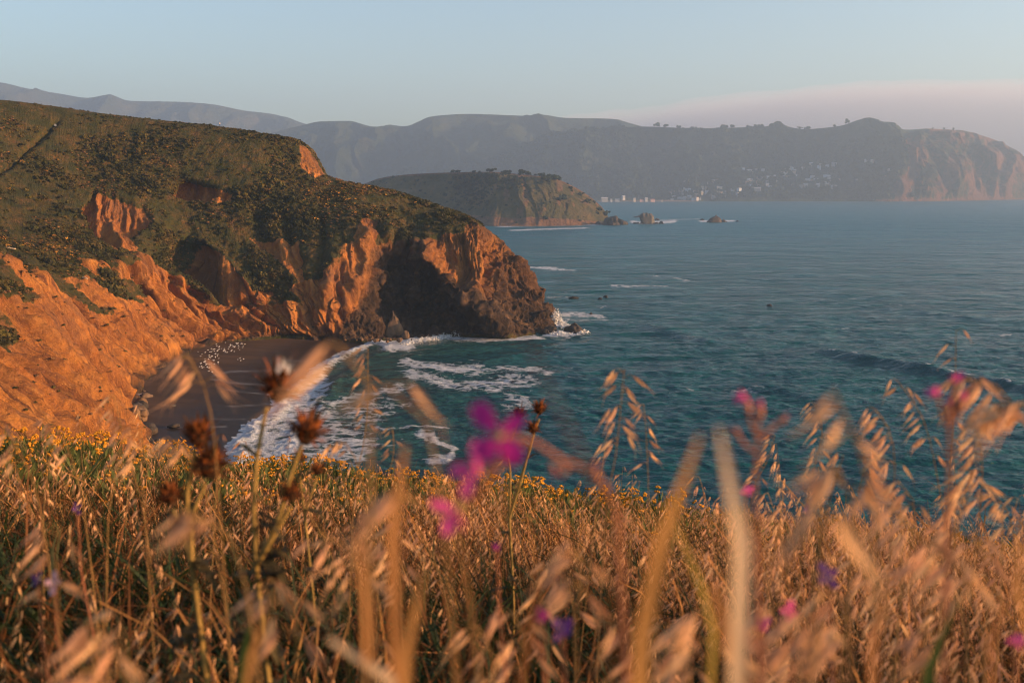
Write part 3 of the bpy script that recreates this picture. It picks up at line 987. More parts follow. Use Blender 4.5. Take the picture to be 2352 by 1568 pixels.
MAT['leaf_dark'] = flat_mat('scrub_leaf_dark', (0.036, 0.034, 0.008), 0.8, 0.4, 1.5, 0.15, objvar=0.5, hue=0.03)
MAT['leaf_olive'] = flat_mat('scrub_leaf_olive', (0.088, 0.064, 0.015), 0.8, 0.4, 1.5, 0.15, objvar=0.5, hue=0.03)
MAT['leaf_gold'] = flat_mat('scrub_flower_gold', (0.36, 0.165, 0.026), 0.8, 0.35, 1.5, 0.1, objvar=0.4, hue=0.02)
MAT['leaf_dead'] = flat_mat('scrub_twig_brown', (0.19, 0.095, 0.038), 0.85, 0.4, 1.5, 0.1, objvar=0.5)
MAT['tree_leaf'] = flat_mat('tree_leaf', (0.016, 0.030, 0.014), 0.8, 0.35, 0.4, 0.1, objvar=0.4)
MAT['trunk'] = flat_mat('tree_bark', (0.07, 0.05, 0.035), 0.9, 0.3, 2.0)


def scatter(name, pts, rot, scl, idx, protos):
    me = bpy.data.meshes.new(name)
    n = len(pts)
    me.vertices.add(n)
    me.vertices.foreach_set('co', np.asarray(pts, np.float32).ravel())
    a = me.attributes.new('rot', 'FLOAT_VECTOR', 'POINT'); a.data.foreach_set('vector', np.asarray(rot, np.float32).ravel())
    a = me.attributes.new('scl', 'FLOAT', 'POINT'); a.data.foreach_set('value', np.asarray(scl, np.float32).ravel())
    a = me.attributes.new('idx', 'INT', 'POINT'); a.data.foreach_set('value', np.asarray(idx, np.int32).ravel())
    c = bpy.data.collections.new(name + '_source')
    for i, m in enumerate(protos):
        c.objects.link(bpy.data.objects.new('%s_source_%02d' % (name, i), m))
    ng = bpy.data.node_groups.new(name, 'GeometryNodeTree')
    ng.interface.new_socket('Geometry', in_out='INPUT', socket_type='NodeSocketGeometry')
    ng.interface.new_socket('Geometry', in_out='OUTPUT', socket_type='NodeSocketGeometry')
    N = ng.nodes.new
    gi, go = N('NodeGroupInput'), N('NodeGroupOutput')
    ci = N('GeometryNodeCollectionInfo')
    ci.inputs['Collection'].default_value = c
    ci.inputs['Separate Children'].default_value = True
    ci.inputs['Reset Children'].default_value = True
    ip = N('GeometryNodeInstanceOnPoints')
    ip.inputs['Pick Instance'].default_value = True
    L = ng.links.new

    def na(nm, typ):
        q = N('GeometryNodeInputNamedAttribute'); q.data_type = typ
        q.inputs['Name'].default_value = nm
        return q.outputs['Attribute']
    L(gi.outputs[0], ip.inputs['Points'])
    L(ci.outputs[0], ip.inputs['Instance'])
    L(na('idx', 'INT'), ip.inputs['Instance Index'])
    L(na('rot', 'FLOAT_VECTOR'), ip.inputs['Rotation'])
    L(na('scl', 'FLOAT'), ip.inputs['Scale'])
    L(ip.outputs[0], go.inputs[0])
    o = obj(name, me)
    md = o.modifiers.new('scatter', 'NODES')
    md.node_group = ng
    return o


# ------------------------------------------------------------------ scrub on the headland
def shrub_mesh(name, seed, mats, n=70, flat=0.6, leaf=0.26, top=0.0):
    r = np.random.default_rng(seed)
    b = MB()
    for i in range(n):
        d = r.normal(size=3); d[2] = abs(d[2]) * 0.9 + 0.05
        d /= np.linalg.norm(d)
        c = d * (0.55 + 0.45 * r.random()) * np.array([1, 1, flat]) * (1 + 0.25 * math.sin(3 * math.atan2(d[1], d[0]) + seed))
        u = np.cross(d, r.normal(size=3)); u /= np.linalg.norm(u)
        w = np.cross(d, u) + 0.5 * d * r.normal()
        sz = leaf * (0.6 + 0.8 * r.random())
        u, w = u * sz, w * sz
        mi = 1 if (r.random() < top * (d[2] > 0.45)) else 0
        b.add([c - u - w * 0.6, c + u * 0.9 - w * 0.5, c + u * 0.7 + w, c - u * 0.8 + w * 0.8 + d * sz * 0.3], [(0, 1, 2, 3)], mi)
    return b.build(name, mats)


def headland_scrub():
    p, n, bare, rr, uu = HL['p'], HL['n'], HL['bare'], HL['rr'], HL['uu']
    area = np.linalg.norm(np.cross(np.gradient(p, axis=0), np.gradient(p, axis=1)), axis=-1)
    px, py = proj(p)
    w = area * (bare < 0.35) * (rr > 1.15) * (rr < 6.9) * (uu < 15) * (px > -300)
    dens = 0.06 + 0.94 * sstep(-0.18, 0.22, fbm(p[..., 0] / 20, p[..., 1] / 20, p[..., 2] / 20, 5, 5))
    dens *= 1 - 0.75 * ((np.abs(px - (40 + (370 - py))) < 8) & (px < 160) & (py < 440))
    w = (w * dens).ravel() + 0.035 * (area * (bare > 0.6) * (HL['rock'] < 0.4) * (rr > 1.25) * (rr < 3.2) * (uu < 9)).ravel()
    N = 19000
    k = np.random.default_rng(3).choice(len(w), N, p=w / w.sum())
    q = p.reshape(-1, 3)[k] + rng.normal(0, 0.25, (N, 3)) * [1, 1, 0]
    qx, qy = px.ravel()[k], py.ravel()[k]
    rnd = rng.random(N)
    m1 = fbm(q[:, 0] / 16, q[:, 1] / 16, q[:, 2] / 16, 3, 8)
    m2 = fbm(q[:, 0] / 7, q[:, 1] / 7, q[:, 2] / 7, 2, 18)
    gold = blob(qx, qy, [(700, 425), (830, 425), (960, 475), (880, 495), (760, 470), (690, 455)], 20) * 0.5 + blob(qx, qy, [(-50, 540), (130, 540), (230, 600), (60, 610), (-50, 600)], 20) * 0.3 + 0.02
    dead = sstep(0.05, 0.35, m1) * 0.55
    idx = np.where(rnd < gold, 4, np.where(rnd < gold + dead, 5, np.where(m2 > 0.05, np.where(rnd > 0.6, 2, 3), np.where(rnd > 0.5, 0, 1))))
    scl = (0.26 + 0.62 * rng.random(N) ** 2.4) * (1 + 0.8 * sstep(0.1, 0.4, -m1)) * np.where(idx == 5, 0.7, 1)
    ridge = (rr.ravel()[k] > 5.6)
    scl = np.where(ridge, scl * 0.55, scl)
    oncliff = bare.ravel()[k] > 0.5
    scl = np.where(oncliff, 0.22 + 0.25 * rng.random(N), scl)
    idx = np.where(oncliff, np.where(rnd > 0.5, 5, 3), idx)
    rot = np.stack([rng.normal(0, 0.15, N), rng.normal(0, 0.15, N), rng.random(N) * 6.28], 1)
    protos = [shrub_mesh('s0', 1, [MAT['leaf_dark']]), shrub_mesh('s1', 2, [MAT['leaf_dark']], 80, 0.8, 0.22),
              shrub_mesh('s2', 3, [MAT['leaf_olive']]), shrub_mesh('s3', 4, [MAT['leaf_olive'], MAT['leaf_dark']], 70, 0.5, 0.25, 0.4),
              shrub_mesh('s4', 5, [MAT['leaf_dark'], MAT['leaf_gold']], 80, 0.6, 0.24, 0.75), shrub_mesh('s5', 6, [MAT['leaf_dead']], 60, 0.5, 0.22)]
    o = scatter('coastal_scrub', q, rot, scl, idx, protos)
    tag(o, 'low green and golden coastal scrub covering the near headland', kind='stuff')


headland_scrub()


def on_hill(h, px, py, fmax=0.97):
    ok = h['f'] <= fmax
    e = np.where(ok, (h['px'] - px) ** 2 + (h['py'] - py) ** 2, 1e12)
    return h['p'].reshape(-1, 3)[np.argmin(e)]


def on_ridge(h, px):
    j = np.argmin(np.abs(h['f'][0] - 1))
    return h['p'][np.argmin(np.abs(h['px'][:, j] - px)), j]


# ------------------------------------------------------------------ trees
def crown_mesh(name, seed, n=170, leaf=0.17, shape='round'):
    r = np.random.default_rng(seed)
    b = MB()
    lobes = [(r.normal(0, 0.33, 3) * [1, 1, 0.45] + [0, 0, 0.62], 0.3 + 0.2 * r.random()) for _ in range(7)]
    for i in range(n):
        c0, rad = lobes[r.integers(len(lobes))]
        d = r.normal(size=3); d /= np.linalg.norm(d)
        c = c0 + d * rad * (0.6 + 0.4 * r.random()) * [1, 1, 0.8]
        u = np.cross(d, r.normal(size=3)); u /= np.linalg.norm(u)
        w = np.cross(d, u) + 0.4 * d * r.normal()
        sz = leaf * (0.5 + 0.8 * r.random())
        b.add([c - u * sz - w * sz * 0.6, c + u * sz - w * sz * 0.5, c + u * sz * 0.7 + w * sz, c - u * sz + w * sz * 0.7], [(0, 1, 2, 3)])
    return b.build(name, MAT['tree_leaf'])


def trunk_mesh():
    b = MB()
    b.tube([(0, 0, -0.3), (0.01, 0, 0.15), (-0.02, 0.01, 0.35), (0.02, 0, 0.62)], [0.05, 0.04, 0.03, 0.012], 6)
    for a in range(4):
        t = a * 1.6
        b.tube([(0, 0, 0.28 + a * 0.05), (0.14 * math.cos(t), 0.14 * math.sin(t), 0.45 + a * 0.05), (0.26 * math.cos(t), 0.26 * math.sin(t), 0.6 + a * 0.04)], [0.02, 0.014, 0.006], 5)
    return b.build('trunk', MAT['trunk'])


CROWNS = [crown_mesh('crown', 100 + i) for i in range(5)]
TRUNK = trunk_mesh()


def tree(loc, w, h, label, group=None, k=0):
    o = obj('tree', None, None, loc)
    tag(o, label, 'tree', group)
    o.rotation_euler.z = random.random() * 6.28
    o.scale = (w, w, h)
    obj('trunk', TRUNK, o)
    obj('crown', CROWNS[k % 5], o)
    return o


# lone trees on the flat top of the middle headland
for k, (px, w, h, lab) in enumerate([
        (1042, 7, 5, 'leftmost low dark tree on the flat top of the middle headland'),
        (1053, 7, 5, 'second low dark tree from the left end of the middle headland top'),
        (1125, 11, 7, 'single round dark tree on the bare tan crest of the middle headland'),
        (1160, 7, 6, 'left one of two small paired trees on the middle headland crest'),
        (1172, 7, 6, 'right one of two small paired trees on the middle headland crest'),
        (1202, 12, 9, 'largest round dark tree on the middle headland crest, beside a smaller one'),
        (1216, 9, 6, 'smaller dark tree just right of the largest one on the middle headland'),
        (1240, 10, 6, 'low dark tree standing alone before the seaward slope of the middle headland')]):
    q = on_ridge(RK, px)
    tree(q + [0, -6, -0.8], w * 0.8, h * 0.75, lab, 'trees on the middle headland', k)
for k, (px, py, w, h, lab) in enumerate([
        (1262, 414, 12, 9, 'big bushy tree at the seaward edge of the middle headland top'),
        (1275, 413, 11, 8, 'rightmost bushy tree at the seaward edge of the middle headland top'),
        (1249, 415, 9, 7, 'bushy tree left of the pair at the seaward edge of the middle headland'),
        (1240, 424, 6, 5, 'small dark bush on the upper seaward slope of the middle headland'),
        (1287, 460, 10, 6, 'dark bush halfway down the lit slope of the middle headland')]):
    tree(on_hill(RK, px, py) + [0, -1, -0.8], w, h, lab, 'trees on the middle headland', k + 2)
for k, (px, w, h, lab) in enumerate([
        (1510, 26, 22, 'broad dark tree at the far left of the point skyline'),
        (1530, 24, 18, 'dark tree right of the broad one at the left of the point skyline'),
        (1560, 20, 15, 'low tree on the skyline over the wooded left part of the point'),
        (1663, 26, 20, 'wide round tree on the skyline left of the middle of the point'),
        (1680, 24, 16, 'low tree touching the wide round tree on the point skyline'),
        (1735, 16, 14, 'small tree in the dip of the point skyline'),
        (1770, 17, 17, 'small tree on the low rise of the point skyline'),
        (1836, 18, 14, 'low tree on the right end of the low rise of the point'),
        (1853, 22, 18, 'rounded tree in the saddle before the highest knoll of the point'),
        (1915, 16, 12, 'low shrub like tree on the slope left of the lone tall tree'),
        (1945, 17, 27, 'lone tall tree on the skyline just left of the highest knoll'),
        (2142, 9, 9, 'tiny tree on the skyline right of the highest knoll'),
        (2168, 9, 12, 'tiny upright tree on the flat right part of the point skyline'),
        (2189, 13, 15, 'rightmost small tree on the point skyline')]):
    tree(on_ridge(PT, px) + [0, -4, -2], w * 0.62, h * 0.75, lab, 'trees on the skyline of the point', k)


def hill_woods():
    P_, r = [], np.random.default_rng(5)
    ok = (PT['f'] < 0.98) & (PT['f'] > 0.03) & (PT['px'] > 900) & (PT['px'] < 2120)
    p = PT['p'][ok]; px, py, b = PT['px'][ok], PT['py'][ok], PT['b'][ok]
    w = (PT['f'][ok] < 0.93) * ~((px > 1870) & (PT['f'][ok] > 0.62)) * (1 - np.clip(b * 1.8, 0, 1)) * (0.25 + 0.75 * sstep(-0.1, 0.3, fbm(p[:, 0] / 90, p[:, 1] / 90, p[:, 2] / 60, 3, 3))) * (1.2 - 0.7 * sstep(1500, 1750, px) * (py < 350)) + 1e-6
    k = r.choice(len(p), 5200, p=w / w.sum())
    q = p[k] + r.normal(0, 4, (len(k), 3)) * [1, 1, 0] - [0, 0, 2]
    s = 7 + 13 * r.random(len(k)) ** 2
    rot = np.stack([0 * s, 0 * s, r.random(len(k)) * 6.28], 1)
    o = scatter('point_woods', q, rot, s, r.integers(0, 3, len(k)), [crown_mesh('w%d' % i, 200 + i, 60, 0.26) for i in range(3)])
    tag(o, 'dark woods and scrub over the slopes of the point', kind='stuff')
    ok = (RK['f'] < 0.99) & (RK['f'] > 0.06)
    p = RK['p'][ok]; px, py = RK['px'][ok], RK['py'][ok]
    w = blob(px, py, [(1000, 470), (1060, 405), (1130, 402), (1195, 410), (1200, 425), (1120, 445), (1080, 480)], 18) * 3 + 0.35 * (px < 1120) * (py > 404) + 0.12 * (py > 410)
    k = r.choice(len(p), 620, p=w / w.sum())
    s = 1.2 + 4.0 * r.random(len(k)) ** 2.5
    rot = np.stack([0 * s, 0 * s, r.random(len(k)) * 6.28], 1)
    o = scatter('middle_headland_scrub', p[k] - [0, 0, 0.6], rot, s, r.integers(0, 3, len(k)), [crown_mesh('v%d' % i, 210 + i, 60, 0.26) for i in range(3)])
    tag(o, 'dark scrub on the shaded side of the middle headland', kind='stuff')


hill_woods()

# ------------------------------------------------------------------ houses across the bay
WALLS = {'white': (0.44, 0.44, 0.44), 'pale grey': (0.26, 0.26, 0.27), 'cream': (0.50, 0.43, 0.33), 'tan': (0.40, 0.30, 0.22), 'pale blue': (0.42, 0.48, 0.54), 'pinkish': (0.60, 0.38, 0.32)}
ROOFS = {'grey': (0.20, 0.20, 0.21), 'brown': (0.14, 0.09, 0.065), 'light': (0.45, 0.45, 0.46), 'red': (0.30, 0.10, 0.06)}
WM = {k: flat_mat('house_wall_' + k.replace(' ', '_'), v, 0.8, 0.08, 0.3) for k, v in WALLS.items()}
RM = {k: flat_mat('house_roof_' + k, v, 0.8, 0.15, 0.5) for k, v in ROOFS.items()}
GLASS = flat_mat('house_window_glass', (0.03, 0.04, 0.05), 0.15, 0.1, 1.0, spec=0.6)
HOUSE_CACHE = {}


def house_meshes(kind, wall, roof):
    key = (kind, wall, roof)
    if key in HOUSE_CACHE: return HOUSE_CACHE[key]
    L, W, H, rh = {'small': (9, 8, 5, 2.2), 'two storey': (11, 9, 7.5, 2.4), 'long': (20, 9, 5, 2.0), 'flat roofed': (13, 10, 7, 0.5)}[kind]
    b = MB()
    x, y = L / 2, W / 2
    v = [(-x, -y, -8), (x, -y, -8), (x, y, -8), (-x, y, -8), (-x, -y, H), (x, -y, H), (x, y, H), (-x, y, H)]
    f = [(0, 1, 5, 4), (1, 2, 6, 5), (2, 3, 7, 6), (3, 0, 4, 7), (4, 5, 6, 7)]
    if kind != 'flat roofed':
        v += [(-x, 0, H + rh), (x, 0, H + rh)]
        f += [(5, 6, 9), (7, 4, 8)]
    b.add(v, f)
    wm = b.build('wall', WM[wall])
    b = MB()
    e = 0.5
    if kind == 'flat roofed':
        b.add([(-x - e, -y - e, H), (x + e, -y - e, H), (x + e, y + e, H), (-x - e, y + e, H), (-x - e, -y - e, H + rh), (x + e, -y - e, H + rh), (x + e, y + e, H + rh), (-x - e, y + e, H + rh)],
              [(0, 1, 5, 4), (1, 2, 6, 5), (2, 3, 7, 6), (3, 0, 4, 7), (4, 5, 6, 7), (3, 2, 1, 0)])
    else:
        s = rh / y
        for sg in (-1, 1):
            b.add([(-x - e, sg * (y + e), H - e * s + 0.05), (x + e, sg * (y + e), H - e * s + 0.05), (x + e, 0, H + rh + 0.05), (-x - e, 0, H + rh + 0.05),
                   (-x - e, sg * (y + e), H - e * s + 0.35), (x + e, sg * (y + e), H - e * s + 0.35), (x + e, 0, H + rh + 0.35), (-x - e, 0, H + rh + 0.35)],
                  [(0, 1, 2, 3), (4, 7, 6, 5), (0, 4, 5, 1), (1, 5, 6, 2), (3, 7, 4, 0)])
    rm = b.build('roof', RM[roof])
    wins = []
    for fl in range(2 if H > 6 else 1):
        nw = 3 if L < 15 else 5
        for i in range(nw):
            cx = -x + L * (i + 0.5) / nw
            b = MB()
            z0 = H - 2.6 - fl * 3.2 + (0.6 if fl == 0 else 0.3)
            b.add([(cx - 0.9, -y - 0.06, z0), (cx + 0.9, -y - 0.06, z0), (cx + 0.9, -y - 0.06, z0 + 1.5), (cx - 0.9, -y - 0.06, z0 + 1.5),
                   (cx - 0.9, -y + 0.02, z0), (cx + 0.9, -y + 0.02, z0), (cx + 0.9, -y + 0.02, z0 + 1.5), (cx - 0.9, -y + 0.02, z0 + 1.5)],
                  [(0, 1, 2, 3), (0, 4, 5, 1), (3, 2, 6, 7), (0, 3, 7, 4), (1, 5, 6, 2)])
            wins.append(b.build('window', GLASS))
    HOUSE_CACHE[key] = (wm, rm, wins)
    return HOUSE_CACHE[key]


def house(loc, rz, kind, wall, roof, label, group, scale=1.0, windows=False):
    o = obj('house', None, None, loc)
    o.rotation_euler.z = rz
    o.scale = (scale,) * 3
    tag(o, label, 'house', group)
    wm, rm, wins = house_meshes(kind, wall, roof)
    obj('wall', wm, o); obj('roof', rm, o)
    if windows:
        for w in wins: obj('window', w, o)
    return o


def town():
    r = np.random.default_rng(21)
    used = set()
    zones = [  # name, list of (x0, x1, y0, y1, n) in picture survey px
        ('in the low waterside row', [(1522, 1552, 450, 461, 5), (1556, 1610, 450, 460, 14), (1612, 1700, 448, 460, 12)]),
        ('on the lower wooded slope', [(1535, 1560, 438, 450, 4), (1562, 1600, 436, 449, 10), (1604, 1660, 432, 447, 12), (1570, 1590, 408, 425, 5), (1628, 1652, 414, 422, 6), (1665, 1700, 436, 446, 10)]),
        ('in the middle hillside cluster', [(1715, 1785, 408, 421, 20), (1705, 1770, 424, 440, 12), (1720, 1740, 395, 408, 4), (1765, 1790, 430, 440, 5)]),
        ('right of the middle cluster', [(1820, 1860, 424, 432, 7), (1862, 1920, 420, 432, 8), (1800, 1830, 396, 408, 6), (1845, 1905, 404, 418, 8)]),
        ('in the highest hillside row', [(1795, 1850, 380, 392, 9), (1855, 1905, 374, 388, 8), (1880, 1932, 365, 378, 7), (1700, 1760, 384, 396, 4)]),
    ]
    kinds = ['small', 'two storey', 'two storey', 'long', 'flat roofed']
    for zn, boxes in zones:
        for x0, x1, y0, y1, n in boxes:
            for i in range(n):
                px, py = r.uniform(x0, x1), r.uniform(y0, y1)
                q = on_hill(PT, px, py)
                kind = kinds[r.integers(len(kinds))]
                wall = ['white', 'white', 'pale grey', 'pale blue', 'cream', 'tan'][r.integers(6)]
                roof = ['grey', 'light', 'brown', 'light'][r.integers(4)]
                key = (kind, wall, roof, zn)
                lab = '%s %s house with %s roof %s' % (wall, kind, roof, zn)
                house(q + [0, 0, 1.0], r.normal(0, 0.4), kind, wall, roof, lab, 'houses of the hillside town across the bay', 0.95 + 0.25 * r.random())
    # single houses that can be told apart
    for px, py, kind, wall, roof, sc, lab in [
            (1905, 412, 'long', 'white', 'light', 1.0, 'brightest long white house, sunlit, in the right part of the hillside town'),
            (1926, 413, 'small', 'cream', 'light', 1.0, 'small sunlit cream house right of the brightest long white one'),
            (2004, 372, 'two storey', 'cream', 'light', 1.1, 'right one of the two high houses where the sunlit slope begins'),
            (1988, 371, 'small', 'white', 'grey', 1.1, 'left one of the two high houses where the sunlit slope begins'),
            (2042, 393, 'two storey', 'white', 'light', 1.0, 'tall white sunlit house at the edge of dark trees below the sunlit slope'),
            (2033, 399, 'small', 'pinkish', 'brown', 1.1, 'small pinkish house just below the tall white one at the edge of dark trees'),
            (1968, 415, 'small', 'pale grey', 'light', 1.0, 'lone small grey house among dark trees right of the town')]:
        house(on_hill(PT, px, py) + [0, -2, 1], 0.5, kind, wall, roof, lab, None, sc, True)
    for px, py, kind, wall, roof, sc, rz, lab in [
            (1388, 457, 'long', 'pale grey', 'light', 1.6, 0.2, 'long pale building with a light roof nearest the middle headland on the far beach'),
            (1404, 459, 'small', 'white', 'light', 1.0, 0.1, 'small white building between two long ones on the far beach'),
            (1418, 459, 'long', 'white', 'light', 1.1, 0.0, 'long low white building on the far beach below the big pale house'),
            (1432, 454, 'two storey', 'white', 'light', 1.3, 0.4, 'big pale house with a bright roof set behind the far beach'),
            (1457, 458.5, 'two storey', 'cream', 'light', 1.1, 0.2, 'cream two storey house left of the flagpole on the far beach'),
            (1474, 459, 'long', 'pinkish', 'red', 1.0, 0.1, 'low pinkish building with red roof right of the flagpole on the far beach'),
            (1484, 458, 'two storey', 'white', 'light', 1.2, 0.2, 'white sunlit two storey house in the pinkish row on the far beach'),
            (1499, 459, 'long', 'pinkish', 'red', 1.1, 0.1, 'pinkish house with red roof at the right end of the far beach row'),
            (1520, 460, 'small', 'cream', 'brown', 1.0, 0.0, 'small cream house standing alone right of the far beach row')]:
        q = PZ(px, 462.5, 2.0)
        q[1] -= 40
        q = P(px, py + 1.5, q[1])
        house(q, rz, kind, wall, roof, lab, None, sc * 0.72, True)
    b = MB()
    b.tube([(0, 0, -3), (0, 0, 20)], [0.35, 0.18], 6); b.ball((0, 0, 20.3), 0.4, 6, 4)
    o = obj('flagpole', b.build('flagpole', WM['white']), None, P(1466, 461, 3760))
    tag(o, 'thin pale flagpole rising over the beach houses across the bay', 'flagpole')
    # pale strand under them
    v = []
    xs = np.linspace(1370, 1600, 60)
    for j, (dy, z) in enumerate([(-30, -0.6), (0, 0.6), (40, 2.4), (90, 5.0)]):
        for x in xs:
            q = PZ(x, 462.5, 0)
            v.append((q[0], q[1] - 60 + dy, z))
    v = np.array(v).reshape(4, 60, 3).transpose(1, 0, 2).reshape(-1, 3)
    tag(obj('far_beach', mesh('far_beach', v, grid_faces(60, 4), flat_mat('far_beach_sand', (0.20, 0.13, 0.09), 0.9, 0.2, 0.05), True)), 'narrow pinkish beach across the bay', kind='structure')


town()

# ------------------------------------------------------------------ rocks
def mat_rock(name, cols, scale=0.8):
    t = NT(name)
    g = t.n('TexCoord').outputs['Object']
    z = t.n('SeparateXYZ', {0: t.n('NewGeometry').outputs['Position']}).outputs['Z']
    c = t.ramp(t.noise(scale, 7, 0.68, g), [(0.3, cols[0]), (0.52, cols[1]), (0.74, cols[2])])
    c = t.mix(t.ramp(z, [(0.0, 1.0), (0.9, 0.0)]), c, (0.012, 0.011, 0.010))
    return t.done(t.bsdf(c, 0.85, t.bump(t.noise(scale * 5, 6, 0.7, g), 0.9, 0.25 / scale), **{'Specular IOR Level': 0.3}))


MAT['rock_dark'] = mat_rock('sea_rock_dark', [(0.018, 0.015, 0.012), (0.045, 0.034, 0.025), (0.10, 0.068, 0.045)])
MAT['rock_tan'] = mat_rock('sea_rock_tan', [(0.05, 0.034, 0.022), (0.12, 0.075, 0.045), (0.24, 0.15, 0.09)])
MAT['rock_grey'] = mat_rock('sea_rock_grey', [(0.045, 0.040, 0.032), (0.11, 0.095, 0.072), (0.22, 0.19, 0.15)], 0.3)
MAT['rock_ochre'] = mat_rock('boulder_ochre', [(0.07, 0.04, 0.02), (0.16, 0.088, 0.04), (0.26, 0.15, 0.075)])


def rock_mesh(name, seed, mat, sub=24, rough=0.35, sharp=1.0, peak=None):
    th = np.linspace(0, math.pi, sub)[:, None]
    ph = np.linspace(0, 2 * math.pi, sub * 2, False)[None]
    d = np.stack([np.sin(th) * np.cos(ph), np.sin(th) * np.sin(ph), np.cos(th) * np.ones_like(ph)], -1)
    f1 = ridged(d[..., 0] * 1.1 + seed, d[..., 1] * 1.1, d[..., 2] * 1.1, 5, seed, 0.5) - 1.0
    f2 = fbm(d[..., 0] * 1.7 + seed, d[..., 1] * 1.7, d[..., 2] * 1.7, 4, seed + 7)
    rad = 1 + rough * (0.55 * f1 * sharp + 0.8 * f2)
    # chiselled: cut with a few planes
    r = np.random.default_rng(seed)
    for _ in range(9):
        nn = r.normal(size=3); nn /= np.linalg.norm(nn)
        c = d @ nn
        lim = 0.62 + 0.3 * r.random()
        rad = np.where(c > 0.05, np.minimum(rad, lim / np.maximum(c, 0.05) * (1 + 0.05 * f2)), rad)
    p = d * rad[..., None]
    if peak is not None:
        zz = np.clip(p[..., 2], 0, 1.2)
        s = 1 - peak * zz
        p[..., 0] *= s; p[..., 1] *= s
    n0, n1 = p.shape[:2]
    i = np.arange(n0 * n1).reshape(n0, n1)
    j = np.roll(i, -1, 1)
    f = np.stack([i[:-1], i[1:], j[1:], j[:-1]], -1).reshape(-1, 4)
    return mesh(name, p.reshape(-1, 3), f, mat, False)


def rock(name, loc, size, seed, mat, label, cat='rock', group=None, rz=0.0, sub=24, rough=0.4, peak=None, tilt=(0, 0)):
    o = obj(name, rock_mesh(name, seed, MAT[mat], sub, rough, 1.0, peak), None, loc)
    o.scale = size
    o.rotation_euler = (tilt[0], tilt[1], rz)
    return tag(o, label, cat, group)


for px, py, wpx, hpx, seed, mat, pk, lab in [
        (1402, 517, 26, 26, 3, 'rock_dark', 0.15, 'big dark rock at the tip of the middle headland'),
        (1428, 516, 20, 19, 4, 'rock_dark', 0.2, 'lower dark rock behind the big one at the middle headland tip'),
        (1376, 516, 12, 14, 24, 'rock_dark', 0.1, 'squat dark rock at the foot of the middle headland cliff'),
        (1487, 514, 22, 26, 5, 'rock_grey', 0.05, 'tall pale topped sea stack standing off the middle headland'),
        (1467, 499, 15, 5, 6, 'rock_dark', 0.3, 'low flat dark ledge behind the pale topped sea stack'),
        (1508, 506, 9, 5, 7, 'rock_dark', 0.3, 'small dark rock just right of the pale topped sea stack'),
        (1519, 514, 7, 6, 8, 'rock_dark', 0.3, 'small pointed rock awash in the foam in front of the sea stack'),
        (1508, 514, 6, 7, 28, 'rock_dark', 0.3, 'small rock at the right foot of the pale topped sea stack'),
        (1462, 514, 9, 4, 9, 'rock_dark', 0.2, 'low wave washed rock left of the pale topped sea stack'),
        (1642, 511, 20, 19, 10, 'rock_dark', 0.55, 'jagged pointed dark rock alone in the bay'),
        (1661, 510, 12, 9, 11, 'rock_dark', 0.4, 'low shoulder rock joined to the jagged pointed one in the bay'),
        (1612, 506, 7, 4, 12, 'rock_dark', 0.3, 'small low rock left of the jagged pointed rock'),
        (1693, 509, 5, 4, 13, 'rock_dark', 0.3, 'tiny outermost rock right of the jagged pointed rock')]:
    q = PZ(px, py, 0.0)
    s = q[1] / FPX
    rock('sea_rock', q, (wpx * s * 0.95, wpx * s * 0.8, hpx * s * 0.85), seed, mat, lab, 'rock', None, seed * 0.7, 28, 0.45, pk)

for px, py, w, h, seed, lab, pk in [
        (1321, 762, 4.5, 3.4, 31, 'rounded black rock with foam round it off the near point', 0.25),
        (1266, 762, 2.8, 2.6, 32, 'low black rock between the near point and the rounded black rock', 0.2),
        (1252, 765, 1.8, 1.5, 37, 'small black rock touching the foot of the near point', 0.2),
        (1193, 609, 1.8, 3.6, 33, 'small brown stack sticking out behind the near point', 0.2),
        (1202, 609, 1.3, 1.6, 34, 'low rock at the foot of the small brown stack behind the near point', 0.2),
        (1320, 684, 2.6, 0.8, 35, 'low dark reef awash right of the near point', 0.3),
        (1378, 686, 1.2, 0.7, 36, 'left rock of the small pair awash farther off the point', 0.3),
        (1392, 682, 1.2, 0.9, 38, 'right rock of the small pair awash farther off the point', 0.3),
        (1357, 722, 1.0, 0.9, 39, 'small dark rock at the end of a foam line off the point', 0.3),
        (1767, 703, 1.6, 1.0, 40, 'single dark rock alone in the open water on the right', 0.3)]:
    q = PZ(px, py, 0.0)
    rock('sea_rock', q, (w, w * 0.8, h), seed, 'rock_dark', lab, 'rock', None, seed, 24, 0.4, pk)

for px, py, w, d, h, seed, mat, pk, tilt, lab in [
        (905, 771, 3.4, 2.6, 6.6, 51, 'rock_tan', 0.5, (0, 0), 'pointed pyramid shaped brown rock at the foot of the dark cliff'),
        (932, 775, 1.9, 1.6, 2.6, 52, 'rock_tan', 0.3, (0, 0), 'squat brown boulder right of the pyramid shaped rock'),
        (823, 765, 1.8, 1.2, 7.5, 53, 'rock_grey', 0.3, (0.1, 0.35), 'tall leaning slab of pale rock left of the pyramid rock'),
        (863, 750, 1.5, 1.2, 7.0, 54, 'rock_grey', 0.3, (0.1, -0.35), 'narrow rib of pale rock leaning left in the dark bay'),
        (735, 768, 3.8, 2.5, 4.0, 55, 'rock_dark', 0.2, (0, 0), 'dark overhanging rock where the orange cliff meets the beach')]:
    q = PZ(px, py, 0.8)
    rock('cliff_rock', q + [0, 0, h * 0.25], (w, d, h * 0.8), seed, mat, lab, 'rock', None, seed, 24, 0.4, pk, tilt)


